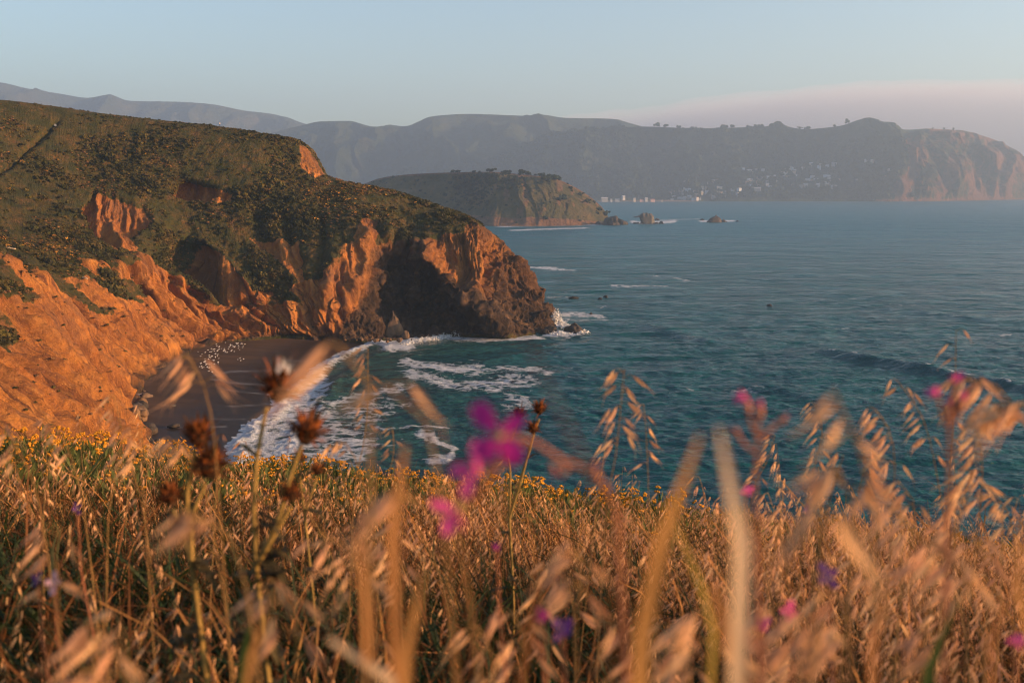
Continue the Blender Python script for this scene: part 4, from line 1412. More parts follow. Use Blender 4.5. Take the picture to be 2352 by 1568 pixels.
def boulders():
    r = np.random.default_rng(9)
    meshes = {m: [rock_mesh('boulder', 300 + i, MAT[m], 11, 0.35, 1.0, 0.1) for i in range(4)] for m in ('rock_ochre', 'rock_dark', 'rock_tan')}
    line = [(352, 1050), (335, 1020), (312, 985), (305, 955), (316, 915), (330, 880), (362, 840), (400, 815), (440, 806), (500, 790), (560, 778), (640, 771), (740, 774), (800, 776), (880, 779), (940, 779)]
    L = np.array([PZ(x, y, 1.6)[:2] for x, y in line])
    seg = np.concatenate([[0], np.cumsum(np.linalg.norm(np.diff(L, axis=0), axis=1))])
    names = {'rock_ochre': 'ochre', 'rock_dark': 'dark', 'rock_tan': 'brown'}
    where = [(0.0, 0.24, 42, 1.5, 'boulder in the pile at the near left end of the beach'), (0.24, 0.42, 14, 0.9, 'boulder along the foot of the orange cliff'),
             (0.42, 0.56, 26, 1.2, 'boulder in the rubble at the bend of the cliff'), (0.56, 0.76, 26, 0.7, 'stone in the line below the fluted cliff'), (0.76, 1.0, 60, 0.6, 'stone in the rubble under the dark cliff')]
    for a, b_, n, sz, lab in where:
        for i in range(n):
            t = r.uniform(a, b_) * seg[-1]
            x = np.interp(t, seg, L[:, 0]) + r.normal(0.6, 1.0)
            y = np.interp(t, seg, L[:, 1]) + r.normal(-0.8, 1.3)
            m = ['rock_ochre', 'rock_dark', 'rock_tan'][r.choice(3, p=[0.4, 0.35, 0.25])]
            s = sz * (0.45 + 1.1 * r.random() ** 2)
            o = obj('boulder', meshes[m][r.integers(4)], None, (x, y, 1.3 + max(0, (sz > 1) * r.normal(0.3, 0.8)) + 0.2 * s))
            o.scale = (s * (0.8 + 0.5 * r.random()), s, s * (0.6 + 0.4 * r.random()))
            o.rotation_euler = (r.normal(0, 0.3), r.normal(0, 0.3), r.random() * 6.28)
            tag(o, '%s %s %s' % ('large' if s > 1.6 else 'middling' if s > 0.8 else 'small', names[m], lab), 'rock' if sz < 0.8 else 'boulder', 'boulders at the foot of the cliffs')


boulders()
for px, py, w, h, lab in [(398, 979, 1.3, 0.5, 'low dark stone lying out on the wet sand at the near end'), (430, 980, 0.7, 0.35, 'small pale stone on the wet sand beside the dark one'), (398, 932, 0.6, 0.3, 'tiny pale stone in the middle of the near beach')]:
    rock('beach_stone', PZ(px, py, 1.3), (w, w * 0.7, h), int(px), 'rock_dark' if w > 1 else 'rock_grey', lab, 'stone', None, 0.4, 12)

# pale slab on the sand
b = MB()
for z0, z1 in [(0.25, 0.5)]:
    q = [(-1.7, -0.2), (-0.3, -1.5), (1.7, 0.1), (0.2, 1.4)]
    b.add([(x, y, z0) for x, y in q] + [(x * 0.98, y * 0.98, z1 + 0.1 * (x > 0)) for x, y in q], [(3, 2, 1, 0), (4, 5, 6, 7), (0, 1, 5, 4), (1, 2, 6, 5), (2, 3, 7, 6), (3, 0, 4, 7)])
o = obj('flat_slab', b.build('flat_slab', flat_mat('slab_stone', (0.42, 0.27, 0.19), 0.85, 0.15, 2.0)), None, PZ(327, 910, 1.7))
tag(o, 'pale flat four cornered slab lying on the dark sand below the orange cliff', 'slab')

# pale driftwood logs on the bare slope
for px, py, ln, rz, lab in [(196, 640, 2.4, -0.5, 'short pale log lying on the bare slope above the fluted cliff'), (20, 573, 4.2, 0.05, 'long pale log lying at the left edge of the grassy terrace')]:
    pp = HL['p'].reshape(-1, 3); hx, hy = proj(pp)
    e = (hx - px) ** 2 + (hy - py) ** 2 + 1e6 * (HL['rr'].ravel() > 6.2)
    q = pp[np.argmin(e)]
    b = MB()
    xs = np.linspace(-ln / 2, ln / 2, 9)
    b.tube([(x, 0.05 * math.sin(x * 3), 0.06 * math.cos(x * 2)) for x in xs], np.linspace(0.26, 0.17, 9), 8)
    b.tube([(0.4, 0, 0.1), (0.6, -0.1, 0.45)], [0.08, 0.03], 5)
    o = obj('log', b.build('log', flat_mat('driftwood', (0.50, 0.38, 0.27), 0.9, 0.2, 4.0), True), None, q + [0, -0.3, 0.35])
    o.rotation_euler = (0, 0.08, rz)
    tag(o, lab, 'log')


# ------------------------------------------------------------------ gulls
def gull_mesh(name, seed, pose):
    b = MB()
    b.ball((0, 0, 0.24), (0.23, 0.095, 0.095), 10, 6, 0)
    b.ball((0.2, 0, 0.37), (0.07, 0.055, 0.06), 8, 5, 0)
    b.tube([(0.12, 0, 0.27), (0.19, 0, 0.36)], [0.07, 0.05], 6, 0)
    b.tube([(0.26, 0, 0.365), (0.33, 0, 0.35)], [0.018, 0.006], 5, 2)
    for sgn in (-1, 1):
        b.strip([(0.1, sgn * 0.09, 0.30), (-0.1, sgn * 0.1, 0.28), (-0.32, sgn * 0.05, 0.25)], [0.05, 0.055, 0.01], (0, 0.3, 1.0), 1)
        if pose == 0: b.tube([(0.0, sgn * 0.04, 0.16), (0.01, sgn * 0.04, -0.02)], 0.008, 4, 2)
    b.strip([(-0.18, 0, 0.25), (-0.34, 0, 0.23)], [0.05, 0.04], (0, 1, 0), 0)
    return b.build(name, [flat_mat('gull_white', (0.70, 0.68, 0.66), 0.7, 0.05), flat_mat('gull_grey', (0.42, 0.42, 0.44), 0.7, 0.1), flat_mat('gull_beak', (0.5, 0.28, 0.05), 0.6, 0.1)], True)


def gulls():
    r = np.random.default_rng(4)
    gm = [gull_mesh('gull', 0, 0), gull_mesh('gull', 1, 1)]
    k = 5.113 * 1.0884
    spots = []
    for cx, cy, sx, sy, n, lab in [(1130, 440, 60, 40, 34, 'white gull in the dense group nearest the camera on the dark sand'), (1150, 330, 70, 45, 22, 'white gull in the loose middle group on the dark sand'),
                                   (1330, 250, 90, 30, 22, 'white gull in the back group under the cliff on the dark sand'), (1500, 220, 60, 28, 20, 'white gull in the back group farthest from the cliff bend'),
                                   (1570, 368, 25, 12, 4, 'white gull standing apart to the right of the flock')]:
        for i in range(n):
            x, y = r.normal(cx, sx), r.normal(cy, sy)
            px, py = (300 + x / 5.113) / 1.0884, (820 + y / 5.113) / 1.0884
            py = max(py, 788)
            q = PZ(px, py, 2.2)
            s = shore_signed(np.array([q[0]]), np.array([q[1]]))[0]
            q[2] = min(0.25 + 0.055 * s, 2.4) + 0.05
            o = obj('gull', gm[0 if r.random() < 0.75 else 1], None, q)
            o.rotation_euler.z = r.normal(0.2, 0.9)
            o.scale = (0.92,) * 3
            tag(o, lab, 'gull', 'gulls resting on the beach')


gulls()


# ------------------------------------------------------------------ spray
def spray():
    r = np.random.default_rng(6)
    b = MB()

    def burst(px, py, wid, hgt, n, lean=0.0):
        base = PZ(px, py, 0.0)
        for i in range(n):
            u = r.random() ** 1.4
            a = r.normal(0, 0.45)
            x = a * wid * (0.5 + 0.3 * u) + lean * u * wid
            z = hgt * u * math.exp(-(a * 1.2) ** 2) * (0.6 + 0.4 * r.random())
            y = r.normal(0, wid * 0.25)
            c = base + [x, y, z - 0.2]
            s = (0.07 + 0.30 * r.random() ** 3) * (1.5 - u)
            v = r.normal(size=(4, 3)) * s * [1, 1, 1.2] + c
            b.add(v, [(0, 1, 2), (0, 2, 3), (0, 3, 1), (1, 3, 2)])
    burst(1272, 745, 4.5, 6.2, 3200, 0.2)
    burst(1258, 735, 2.5, 5.0, 900, 0.2)
    burst(1300, 752, 5.0, 1.8, 900)
    burst(1335, 764, 5.0, 1.2, 500)
    burst(1290, 766, 6.0, 1.0, 500)
    for x in np.linspace(930, 1040, 9): burst(x, 792 - (x - 930) * 0.2, 4.0, 1.3 + 0.8 * r.random(), 200)
    burst(1045, 770, 4.0, 2.2, 400); burst(1015, 771, 3.0, 1.8, 300)
    o = obj('sea_spray', b.build('sea_spray', flat_mat('spray_white', (0.80, 0.80, 0.80), 0.9, 0.05, 1.0, 0.3)))
    tag(o, 'white spray of waves breaking against the rocks of the near point', kind='stuff')


spray()


# ------------------------------------------------------------------ a walker and a sign on the ridge
def hl_ridge(px):
    j = np.argmin(np.abs(HL['rr'][0] - 6.0))
    x, _ = proj(HL['p'][:, j])
    i = np.argmin(np.abs(x[:880] - px))
    return HL['p'][i, j]


def person(loc, label):
    V = [(0, 0, 0.95), (0, 0, 1.2), (0, 0, 1.42), (0, 0, 1.54), (0, 0, 1.68), (0.2, 0, 1.4), (0.27, 0.02, 1.12), (0.25, 0.12, 0.88), (-0.2, 0, 1.4), (-0.27, 0.02, 1.12), (-0.24, 0.12, 0.88),
         (0.1, 0, 0.9), (0.12, 0.05, 0.48), (0.13, -0.08, 0.06), (0.13, 0.1, 0.03), (-0.1, 0, 0.9), (-0.12, 0.0, 0.48), (-0.14, 0.04, 0.06), (-0.14, 0.2, 0.03)]
    E = [(0, 1), (1, 2), (2, 3), (3, 4), (2, 5), (5, 6), (6, 7), (2, 8), (8, 9), (9, 10), (0, 11), (11, 12), (12, 13), (13, 14), (0, 15), (15, 16), (16, 17), (17, 18)]
    Rr = [0.16, 0.15, 0.16, 0.06, 0.11, 0.065, 0.05, 0.04, 0.065, 0.05, 0.04, 0.09, 0.06, 0.045, 0.035, 0.09, 0.06, 0.045, 0.035]
    me = bpy.data.meshes.new('person')
    me.from_pydata(V, E, [])
    o = obj('person', me, None, loc)
    m0 = o.modifiers.new('skin', 'SKIN')
    for sv, rr_ in zip(me.skin_vertices[0].data, Rr): sv.radius = (rr_, rr_)
    me.skin_vertices[0].data[0].use_root = True
    m = o.modifiers.new('sub', 'SUBSURF'); m.levels = 1; m.render_levels = 1
    t = NT('walker_clothes')
    z = t.n('SeparateXYZ', {0: t.n('TexCoord').outputs['Object']}).outputs['Z']
    c = t.ramp(t.math('DIVIDE', z, 2.0), [(0.0, (0.03, 0.03, 0.05)), (0.46, (0.62, 0.55, 0.52)), (0.74, (0.45, 0.25, 0.17)), (0.84, (0.05, 0.03, 0.02))])
    for n in t.t.nodes:
        if n.type == 'VALTORGB': n.color_ramp.interpolation = 'CONSTANT'
    me.materials.append(t.done(t.bsdf(c, 0.8)))
    return tag(o, label, 'person')


person(hl_ridge(505) + [0, -0.5, 0.1], 'person in a light top and dark trousers standing on the ridge line')
pp = HL['p'].reshape(-1, 3); hx, hy = proj(pp)
q = pp[np.argmin((hx - 128) ** 2 + (hy - 296) ** 2 + 1e6 * (HL['rr'].ravel() > 6))]
sg = obj('sign', None, None, q)
tag(sg, 'small white sign on a post beside the hiking path', 'sign')
b = MB(); b.tube([(0, 0, -0.5), (0, 0, 1.5)], 0.06, 6); obj('post', b.build('post', MAT['trunk']), sg)
b = MB(); b.add([(-0.35, -0.1, 1.0), (0.35, -0.1, 1.0), (0.35, -0.1, 1.7), (-0.35, -0.1, 1.7), (-0.35, -0.06, 1.0), (0.35, -0.06, 1.0), (0.35, -0.06, 1.7), (-0.35, -0.06, 1.7)],
               [(0, 1, 2, 3), (7, 6, 5, 4), (0, 4, 5, 1), (1, 5, 6, 2), (2, 6, 7, 3), (3, 7, 4, 0)]); obj('panel', b.build('panel', WM['white']), sg)


# ================================================================== part three: the meadow in front
MAT['straw'] = flat_mat('dry_straw', (0.42, 0.195, 0.062), 0.75, 0.35, 14.0, 0.25, 0.25, objvar=0.35, hue=0.02)
MAT['husk'] = flat_mat('oat_husk', (0.72, 0.40, 0.205), 0.7, 0.25, 30.0, 0.30, 0.3, objvar=0.3, hue=0.02)
MAT['stem'] = flat_mat('oat_stem', (0.26, 0.145, 0.05), 0.7, 0.25, 20.0, 0.2, 0.3)
MAT['dead_blade'] = flat_mat('dead_blade', (0.12, 0.048, 0.016), 0.8, 0.3, 14.0, 0.3, objvar=0.4)
MAT['green_blade'] = flat_mat('green_blade', (0.016, 0.029, 0.007), 0.7, 0.3, 10.0, 0.35, 0.3, objvar=0.4, hue=0.04)
MAT['thistle_brown'] = flat_mat('thistle_bract', (0.25, 0.075, 0.020), 0.8, 0.45, 60.0, 0.1)
MAT['thistle_dark'] = flat_mat('thistle_base', (0.050, 0.024, 0.012), 0.85, 0.4, 60.0)
MAT['thistle_stem'] = flat_mat('thistle_stem', (0.26, 0.165, 0.048), 0.7, 0.3, 40.0)
MAT['thistle_leaf'] = flat_mat('thistle_leaf', (0.055, 0.042, 0.018), 0.8, 0.4, 20.0, 0.2)
MAT['fluff'] = flat_mat('thistle_fluff', (0.80, 0.74, 0.68), 0.8, 0.1, 60.0, 0.5)
MAT['petal_purple'] = flat_mat('petal_purple', (0.50, 0.030, 0.26), 0.6, 0.35, 60.0, 0.45)
MAT['petal_pink'] = flat_mat('petal_pink', (0.76, 0.085, 0.34), 0.6, 0.25, 60.0, 0.45)
MAT['petal_pale'] = flat_mat('petal_pale', (0.72, 0.45, 0.55), 0.6, 0.15, 60.0, 0.4)
MAT['petal_violet'] = flat_mat('petal_violet', (0.12, 0.04, 0.22), 0.6, 0.3, 60.0, 0.4)
MAT['calyx'] = flat_mat('flower_calyx', (0.55, 0.46, 0.16), 0.6, 0.2, 60.0, 0.3)
MAT['radish_stem'] = flat_mat('radish_stem', (0.40, 0.145, 0.075), 0.65, 0.3, 40.0, 0.15)
MAT['yarrow'] = flat_mat('yellow_flower_head', (0.58, 0.25, 0.018), 0.8, 0.35, 40.0, 0.2, objvar=0.3)
MAT['yarrow_leaf'] = flat_mat('yellow_flower_leaf', (0.075, 0.090, 0.026), 0.8, 0.4, 20.0, 0.3, objvar=0.4)
MAT['big_leaf'] = flat_mat('broad_green_leaf', (0.035, 0.060, 0.016), 0.6, 0.3, 20.0, 0.3)


def spikelet(b, c, direc, ln, seed, mi=0, awn=True):
    """Two open papery husks and their bristles, hanging from c."""
    r = np.random.default_rng(seed)
    d = np.asarray(direc, float); d = d / np.linalg.norm(d)
    sd = np.cross(d, [0.3, 1, 0.2]); sd /= np.linalg.norm(sd)
    nr = np.cross(d, sd)
    c = np.asarray(c, float)
    for k in (-1, 1):
        op = 0.13 + 0.08 * r.random()
        pts = [c, c + ln * (0.3 * d + k * op * 0.45 * sd), c + ln * (0.68 * d + k * op * 0.9 * sd), c + ln * (1.0 * d + k * op * 1.15 * sd)]
        b.strip(pts, np.array([0.14, 0.62, 0.45, 0.02]) * ln * 0.125, nr, mi, 0.55)
    if awn:
        for k in (-1, 1):
            e = c + ln * (1.7 * d + k * 0.35 * sd + 0.2 * r.normal() * nr)
            b.strip([c + ln * 0.5 * d, c + ln * (1.05 * d + k * 0.1 * sd), e], np.array([0.02, 0.016, 0.004]) * ln * 0.7, nr, mi)


def stalk_curve(h, lean, bow, n=9):
    t = np.linspace(0, 1, n)
    return np.stack([lean[0] * t + bow[0] * t ** 3, lean[1] * t + bow[1] * t ** 3, h * (t - 0.12 * t ** 4)], -1)


def clump_mesh(name, seed, kind):
    """A tuft of the mass of grass."""
    r = np.random.default_rng(seed)
    b = MB()
    if kind == 'oat':
        for i in range(7):
            x0, y0 = r.normal(0, 0.11, 2)
            h = 0.26 + 0.24 * r.random()
            pts = stalk_curve(h, (r.normal(-0.05, 0.06), r.normal(0, 0.05)), (r.normal(-0.05, 0.03), r.normal(0, 0.03)), 6) + [x0, y0, 0]
            b.strip(pts, 0.0011, (1, 0.2, 0), 1)
            for k in range(9):
                t = 0.50 + 0.5 * k / 8
                q = np.array([np.interp(t, np.linspace(0, 1, 6), pts[:, a]) for a in range(3)])
                off = np.array([-0.5 + 0.5 * r.normal(), 0.6 * r.normal(), 0.1]) * 0.012
                spikelet(b, q + off, (-0.45 + 0.35 * r.normal(), 0.35 * r.normal(), -0.75), 0.017 + 0.007 * r.random(), seed * 100 + i * 10 + k, 0, k % 2 == 0)
        for i in range(16):
            x0, y0 = r.normal(0, 0.11, 2)
            pts = stalk_curve(0.14 + 0.24 * r.random(), (r.normal(-0.05, 0.12), r.normal(0, 0.1)), (r.normal(-0.03, 0.1), r.normal(0, 0.08)), 5) + [x0, y0, 0]
            b.strip(pts, np.array([1.0, 0.9, 0.75, 0.5, 0.05]) * (0.0016 + 0.0014 * r.random()), r.normal(size=3), 2 if i % 3 else 3)
        for i in range(14):
            x0, y0 = r.normal(0, 0.12, 2)
            pts = stalk_curve(0.22 + 0.30 * r.random(), (r.normal(-0.04, 0.10), r.normal(0, 0.08)), (r.normal(-0.05, 0.08), r.normal(0, 0.05)), 6) + [x0, y0, 0]
            b.strip(pts, np.array([1.0, 1, 0.9, 0.8, 0.6, 0.2]) * (0.0007 + 0.0006 * r.random()), r.normal(size=3), 1 if i % 4 == 0 else 2)
        return b.build(name, [MAT['husk'], MAT['straw'], MAT['dead_blade'], MAT['green_blade']])
    if kind == 'short':
        for i in range(46):
            x0, y0 = r.normal(0, 0.13, 2)
            pts = stalk_curve(0.08 + 0.17 * r.random(), (r.normal(-0.04, 0.1), r.normal(0, 0.1)), (r.normal(-0.03, 0.08), r.normal(0, 0.08)), 5) + [x0, y0, 0]
            b.strip(pts, np.array([1.0, 0.9, 0.75, 0.5, 0.05]) * (0.0016 + 0.0018 * r.random()), r.normal(size=3), r.choice(3, p=[0.4, 0.3, 0.3]))
        return b.build(name, [MAT['dead_blade'], MAT['straw'], MAT['green_blade']])
    if kind == 'green':
        for i in range(34):
            x0, y0 = r.normal(0, 0.10, 2)
            pts = stalk_curve(0.12 + 0.26 * r.random(), (r.normal(-0.03, 0.1), r.normal(0, 0.1)), (r.normal(-0.03, 0.1), r.normal(0, 0.1)), 6) + [x0, y0, 0]
            b.strip(pts, np.array([0.8, 1.0, 0.95, 0.8, 0.5, 0.05]) * (0.0022 + 0.003 * r.random()), r.normal(size=3), 0 if i % 4 else 1)
        return b.build(name, [MAT['green_blade'], MAT['dead_blade']])


def dens_field(x, y):
    """share of green cover: more at the lower left and on the left shoulder"""
    return np.clip(0.30 + 0.55 * sstep(0.4, -3.0, x - 0.1 * y) + 0.5 * fbm(x / 1.6, y / 1.6, 0, 3, 44), 0, 1)


def meadow_mass():
    r = np.random.default_rng(17)
    n = 9000
    y = 0.75 + 15.5 * r.random(n) ** 1.15
    x = (r.random(n) * 2 - 1) * (1.6 + 0.76 * y)
    keep = ~((y > 6) & (r.random(n) < 0.35) & (x < 2))
    keep &= ~((x < -0.14 * y) & (y > 5.0) & (r.random(n) < 0.7))
    x, y = x[keep], y[keep]
    g = dens_field(x, y)
    u = r.random(len(x))
    kind = np.where(u < 0.26 + 0.36 * g, 2, np.where(u < 0.56 + 0.22 * g, 1, 0))
    sub = r.integers(0, 4, len(x))
    nearm = (y < 2.9 - 0.35 * x - 1.2 * (x > 0.25 * y))
    kind = np.where(nearm & (r.random(len(x)) < 0.90), np.where(r.random(len(x)) < 0.6, 2, 1), kind)
    idx = kind * 4 + sub
    z = meadow_z(x, y) - 0.02
    scl = (0.62 + 0.62 * r.random(len(x)) ** 1.5) * np.where((x > 0.3 * y) & (kind == 0), 1.12, 1.0) * np.where(kind == 0, 1.0, 0.9) * (1 - 0.25 * sstep(6, 12, y))
    near = y < 1.5
    scl = np.where(near, scl * 0.9, scl)
    rot = np.stack([r.normal(0, 0.08, len(x)), r.normal(-0.05, 0.08, len(x)), r.normal(0, 0.7, len(x))], 1)
    protos = [clump_mesh('a%d' % i, 10 + i, 'oat') for i in range(4)] + [clump_mesh('b%d' % i, 30 + i, 'short') for i in range(4)] + [clump_mesh('c%d' % i, 50 + i, 'green') for i in range(4)]
    o = scatter('dry_meadow_grass', np.stack([x, y, z], 1), rot, scl, idx, protos)
    tag(o, 'mass of dry oat grass and green blades covering the meadow slope', kind='stuff')


meadow_mass()


# ------------------------------------------------------------------ bushes with yellow flower heads at the brink
def yarrow_parts(seed):
    r = np.random.default_rng(seed)
    b = MB()
    for i in range(170):
        d = r.normal(size=3); d[2] = abs(d[2]) + 0.1; d /= np.linalg.norm(d)
        c = d * (0.35 + 0.65 * r.random()) * [0.34, 0.34, 0.26]
        tip = c + (d + [0, 0, 0.8] + 0.5 * r.normal(size=3)) * 0.045
        b.strip([c, (c + tip) / 2 + 0.006 * r.normal(size=3), tip], [0.004, 0.010, 0.002], r.normal(size=3))
    fol = b.build('foliage', MAT['yarrow_leaf'])
    b = MB()
    heads = []
    for i in range(26):
        a, q = r.random() * 6.28, math.sqrt(r.random())
        top = np.array([0.34 * q * math.cos(a), 0.34 * q * math.sin(a), 0.30 - 0.14 * q * q + 0.05 * r.random()])
        b.tube([top * [0.5, 0.5, 0.4], top * [0.85, 0.85, 0.8], top], [0.003, 0.0025, 0.002], 4)
        heads.append(top)
    st = b.build('stems', MAT['yarrow_leaf'])
    hm = []
    for v in range(3):
        b = MB()
        for k in range(9):
            a, q = r.random() * 6.28, math.sqrt(r.random()) * 0.019
            b.ball((q * math.cos(a), q * math.sin(a), 0.004 * r.random()), (0.0085, 0.0085, 0.006), 6, 4)
        hm.append(b.build('flower_head', MAT['yarrow']))
    return fol, st, heads, hm


YP = [yarrow_parts(600 + i) for i in range(3)]


def bushes():
    r = np.random.default_rng(31)
    pos = []
    # (picture x range, distance range, count, phrase)
    for x0, x1, d0, d1, n, ph in [(-20, 230, 7.5, 11.5, 9, 'on the left shoulder'), (230, 480, 9.0, 13.0, 9, 'left of the tallest thistle'),
                                  (480, 830, 10.5, 13.5, 12, 'below the surf'), (900, 1120, 9.5, 12.5, 6, 'left of the purple flower'),
                                  (1180, 1560, 9.0, 12.5, 11, 'right of the purple flower'), (1900, 2330, 10.0, 12.5, 5, 'behind the right oats')]:
        for i in range(n):
            d = r.uniform(d0, d1)
            px = r.uniform(x0, x1)
            x = (px - 1176) / FPX * d * 1.03
            pos.append((x, d, ph + (', nearest row' if d < d0 + (d1 - d0) / 3 else ', outermost row' if d > d1 - (d1 - d0) / 3 else ', middle row'), r.integers(3)))
    words = ['small', 'middling', 'large']
    for x, y, ph, k in pos:
        sz = r.random()
        s = 0.75 + 0.6 * sz
        o = obj('flowering_bush', None, None, (x, y, float(meadow_z(x, y)) - 0.02))
        o.scale = (s, s, s * (0.9 + 0.3 * r.random()))
        o.rotation_euler.z = r.random() * 6.28
        tag(o, '%s bush of yellow flower clusters %s' % (words[min(2, int(sz * 3))], ph), 'bush', 'yellow flowered bushes along the brink')
        fol, st, heads, hm = YP[k]
        obj('foliage', fol, o); obj('stems', st, o)
        for j, q in enumerate(heads):
            h = obj('flower_head', hm[j % 3], o, q)
            h.rotation_euler = (r.normal(0, 0.3), r.normal(0, 0.3), 0)
    # ground cover of the same plants
    n = 900
    y = r.uniform(5.5, 14.5, n)
    x = (r.random(n) * 2 - 1) * (0.6 + 0.56 * y)
    g = dens_field(x, y)
    keep = (r.random(n) < 0.35 + 0.65 * g) & ~((x > 0.12 * y) & (r.random(n) < 0.55))
    x, y = x[keep], y[keep]
    b0 = []
    for v in range(3):
        rr_ = np.random.default_rng(700 + v)
        b = MB()
        for i in range(120):
            d = rr_.normal(size=3); d[2] = abs(d[2]) + 0.1; d /= np.linalg.norm(d)
            c = d * (0.35 + 0.65 * rr_.random()) * [0.30, 0.30, 0.20]
            tip = c + (d + [0, 0, 0.6] + 0.6 * rr_.normal(size=3)) * 0.05
            b.strip([c, (c + tip) / 2, tip], [0.005, 0.013, 0.002], rr_.normal(size=3))
        for i in range((8, 2, 0)[v]):
            a, q = rr_.random() * 6.28, math.sqrt(rr_.random())
            for k in range(5):
                b.ball((0.28 * q * math.cos(a) + 0.012 * rr_.normal(), 0.28 * q * math.sin(a) + 0.012 * rr_.normal(), 0.25 - 0.1 * q), (0.009, 0.009, 0.006), 5, 4, 1)
        b0.append(b.build('y%d' % v, [MAT['yarrow_leaf'], MAT['yarrow']]))
    rot = np.stack([0 * x, 0 * x, r.random(len(x)) * 6.28], 1)
    o = scatter('leafy_ground_cover', np.stack([x, y, meadow_z(x, y) - 0.03], 1), rot, 0.7 + 0.6 * r.random(len(x)), r.integers(0, 3, len(x)), b0)
    tag(o, 'leafy green ground cover with yellow flowers on the outer meadow', kind='stuff')


bushes()

LAND = [(60, 'at the left picture edge'), (150, 'near the blue violet flower on the left'), (300, 'left of the left hand thistle'), (430, 'under the left hand thistle'), (520, 'between the two big thistles'), (610, 'beside the tallest thistle stem'),
        (720, 'right of the tallest thistle'), (850, 'near the broad tan blade'), (960, 'near the tall brown blade'), (1080, 'under the pink flowers'), (1190, 'under the small sharp thistle'), (1320, 'near the deep violet flower'),
        (1450, 'below the tall straight oat'), (1560, 'by the leaning blade of the tall pair'), (1680, 'by the upright blade of the tall pair'), (1780, 'right of the reddish bud stem'), (1900, 'near the purple flower on the right'),
        (2010, 'below the feathery blurred head'), (2120, 'left of the orange red bud stem'), (2220, 'right of the orange red bud stem'), (2330, 'at the right picture edge')]


def landmark(px): return min(LAND, key=lambda a: abs(a[0] - px))[1]


# ------------------------------------------------------------------ wild oats that stand out
SPK = []
for i in range(6):
    b = MB(); spikelet(b, (0, 0, 0), (0, 0, -1), 1.0, 900 + i); SPK.append(b.build('spikelet', MAT['husk']))


def to_ground(p):
    p = np.asarray(p, float)
    return np.array([p[0], p[1], float(meadow_z(p[0], p[1])) - 0.03])


def smooth_pts(ctrl, n=26):
    c = np.asarray(ctrl, float)
    seg = np.concatenate([[0], np.cumsum(np.linalg.norm(np.diff(c, axis=0), axis=1))])
    out = pchip(c, np.interp(np.linspace(0, seg[-1], n), seg, np.arange(len(c))))
    return out


def oat_plant(label, px_pts, d, n_sp, t0, t1, side=-1, ln=0.022, dd=0.0, group=None, spread=1.0, rs=None):
    """A single oat: stalk through the surveyed points, rooted in the meadow, with hanging spikelets."""
    r = np.random.default_rng(rs if rs is not None else int(px_pts[0][0] * 7 + px_pts[-1][1]))
    P3 = [P(x, y, d + dd * i / max(1, len(px_pts) - 1)) for i, (x, y) in enumerate(px_pts)]
    lo = P3[0]
    dirn = (P3[0] - P3[1]); dirn = dirn / np.linalg.norm(dirn)
    root = to_ground(lo + dirn * 0.12 * [1, 1, 0])
    if root[2] < lo[2] - 0.02: ctrl = [root, (root * 0.45 + lo * 0.55) + dirn * [0.02, 0, 0], *P3]
    else: ctrl = P3
    pts = smooth_pts(ctrl)
    o = obj('wild_oat', None, None, pts[0])
    tag(o, label, 'wild oat', group)
    b = MB()
    b.tube(pts - pts[0], np.linspace(0.0014, 0.0006, len(pts)), 5)
    vis = 1 - np.sum(np.linalg.norm(np.diff(np.array(P3), axis=0), axis=1)) / np.sum(np.linalg.norm(np.diff(pts, axis=0), axis=1))
    vis = max(0.0, float(vis))
    for k, f in enumerate(np.linspace(t0, t1, n_sp)):
        f = min(1, vis + (1 - vis) * (f + 0.02 * r.normal()))
        q = np.array([np.interp(f, np.linspace(0, 1, len(pts)), pts[:, a]) for a in range(3)]) - pts[0]
        sgn = side if r.random() < 0.82 else -side
        ped = np.array([sgn * (0.4 + 0.5 * r.random()), 0.4 * r.normal(), 0.25 * r.random()]) * ln * 0.65 * spread
        e = q + ped
        b.tube([q, q + ped * 0.6 + [0, 0, ln * 0.12], e], [0.0005, 0.0004, 0.0003], 4)
        c = obj('spikelet', SPK[r.integers(6)], o, e)
        dv = Vector((sgn * (0.35 + 0.45 * r.random()), 0.25 * r.normal(), -(0.45 + 0.5 * r.random())))
        c.rotation_euler = dv.to_track_quat('-Z', 'Y').to_euler()
        s = ln * (0.8 + 0.4 * r.random())
        c.scale = (s, s, s)
    obj('stem', b.build('stem', MAT['stem']), o)
    return o


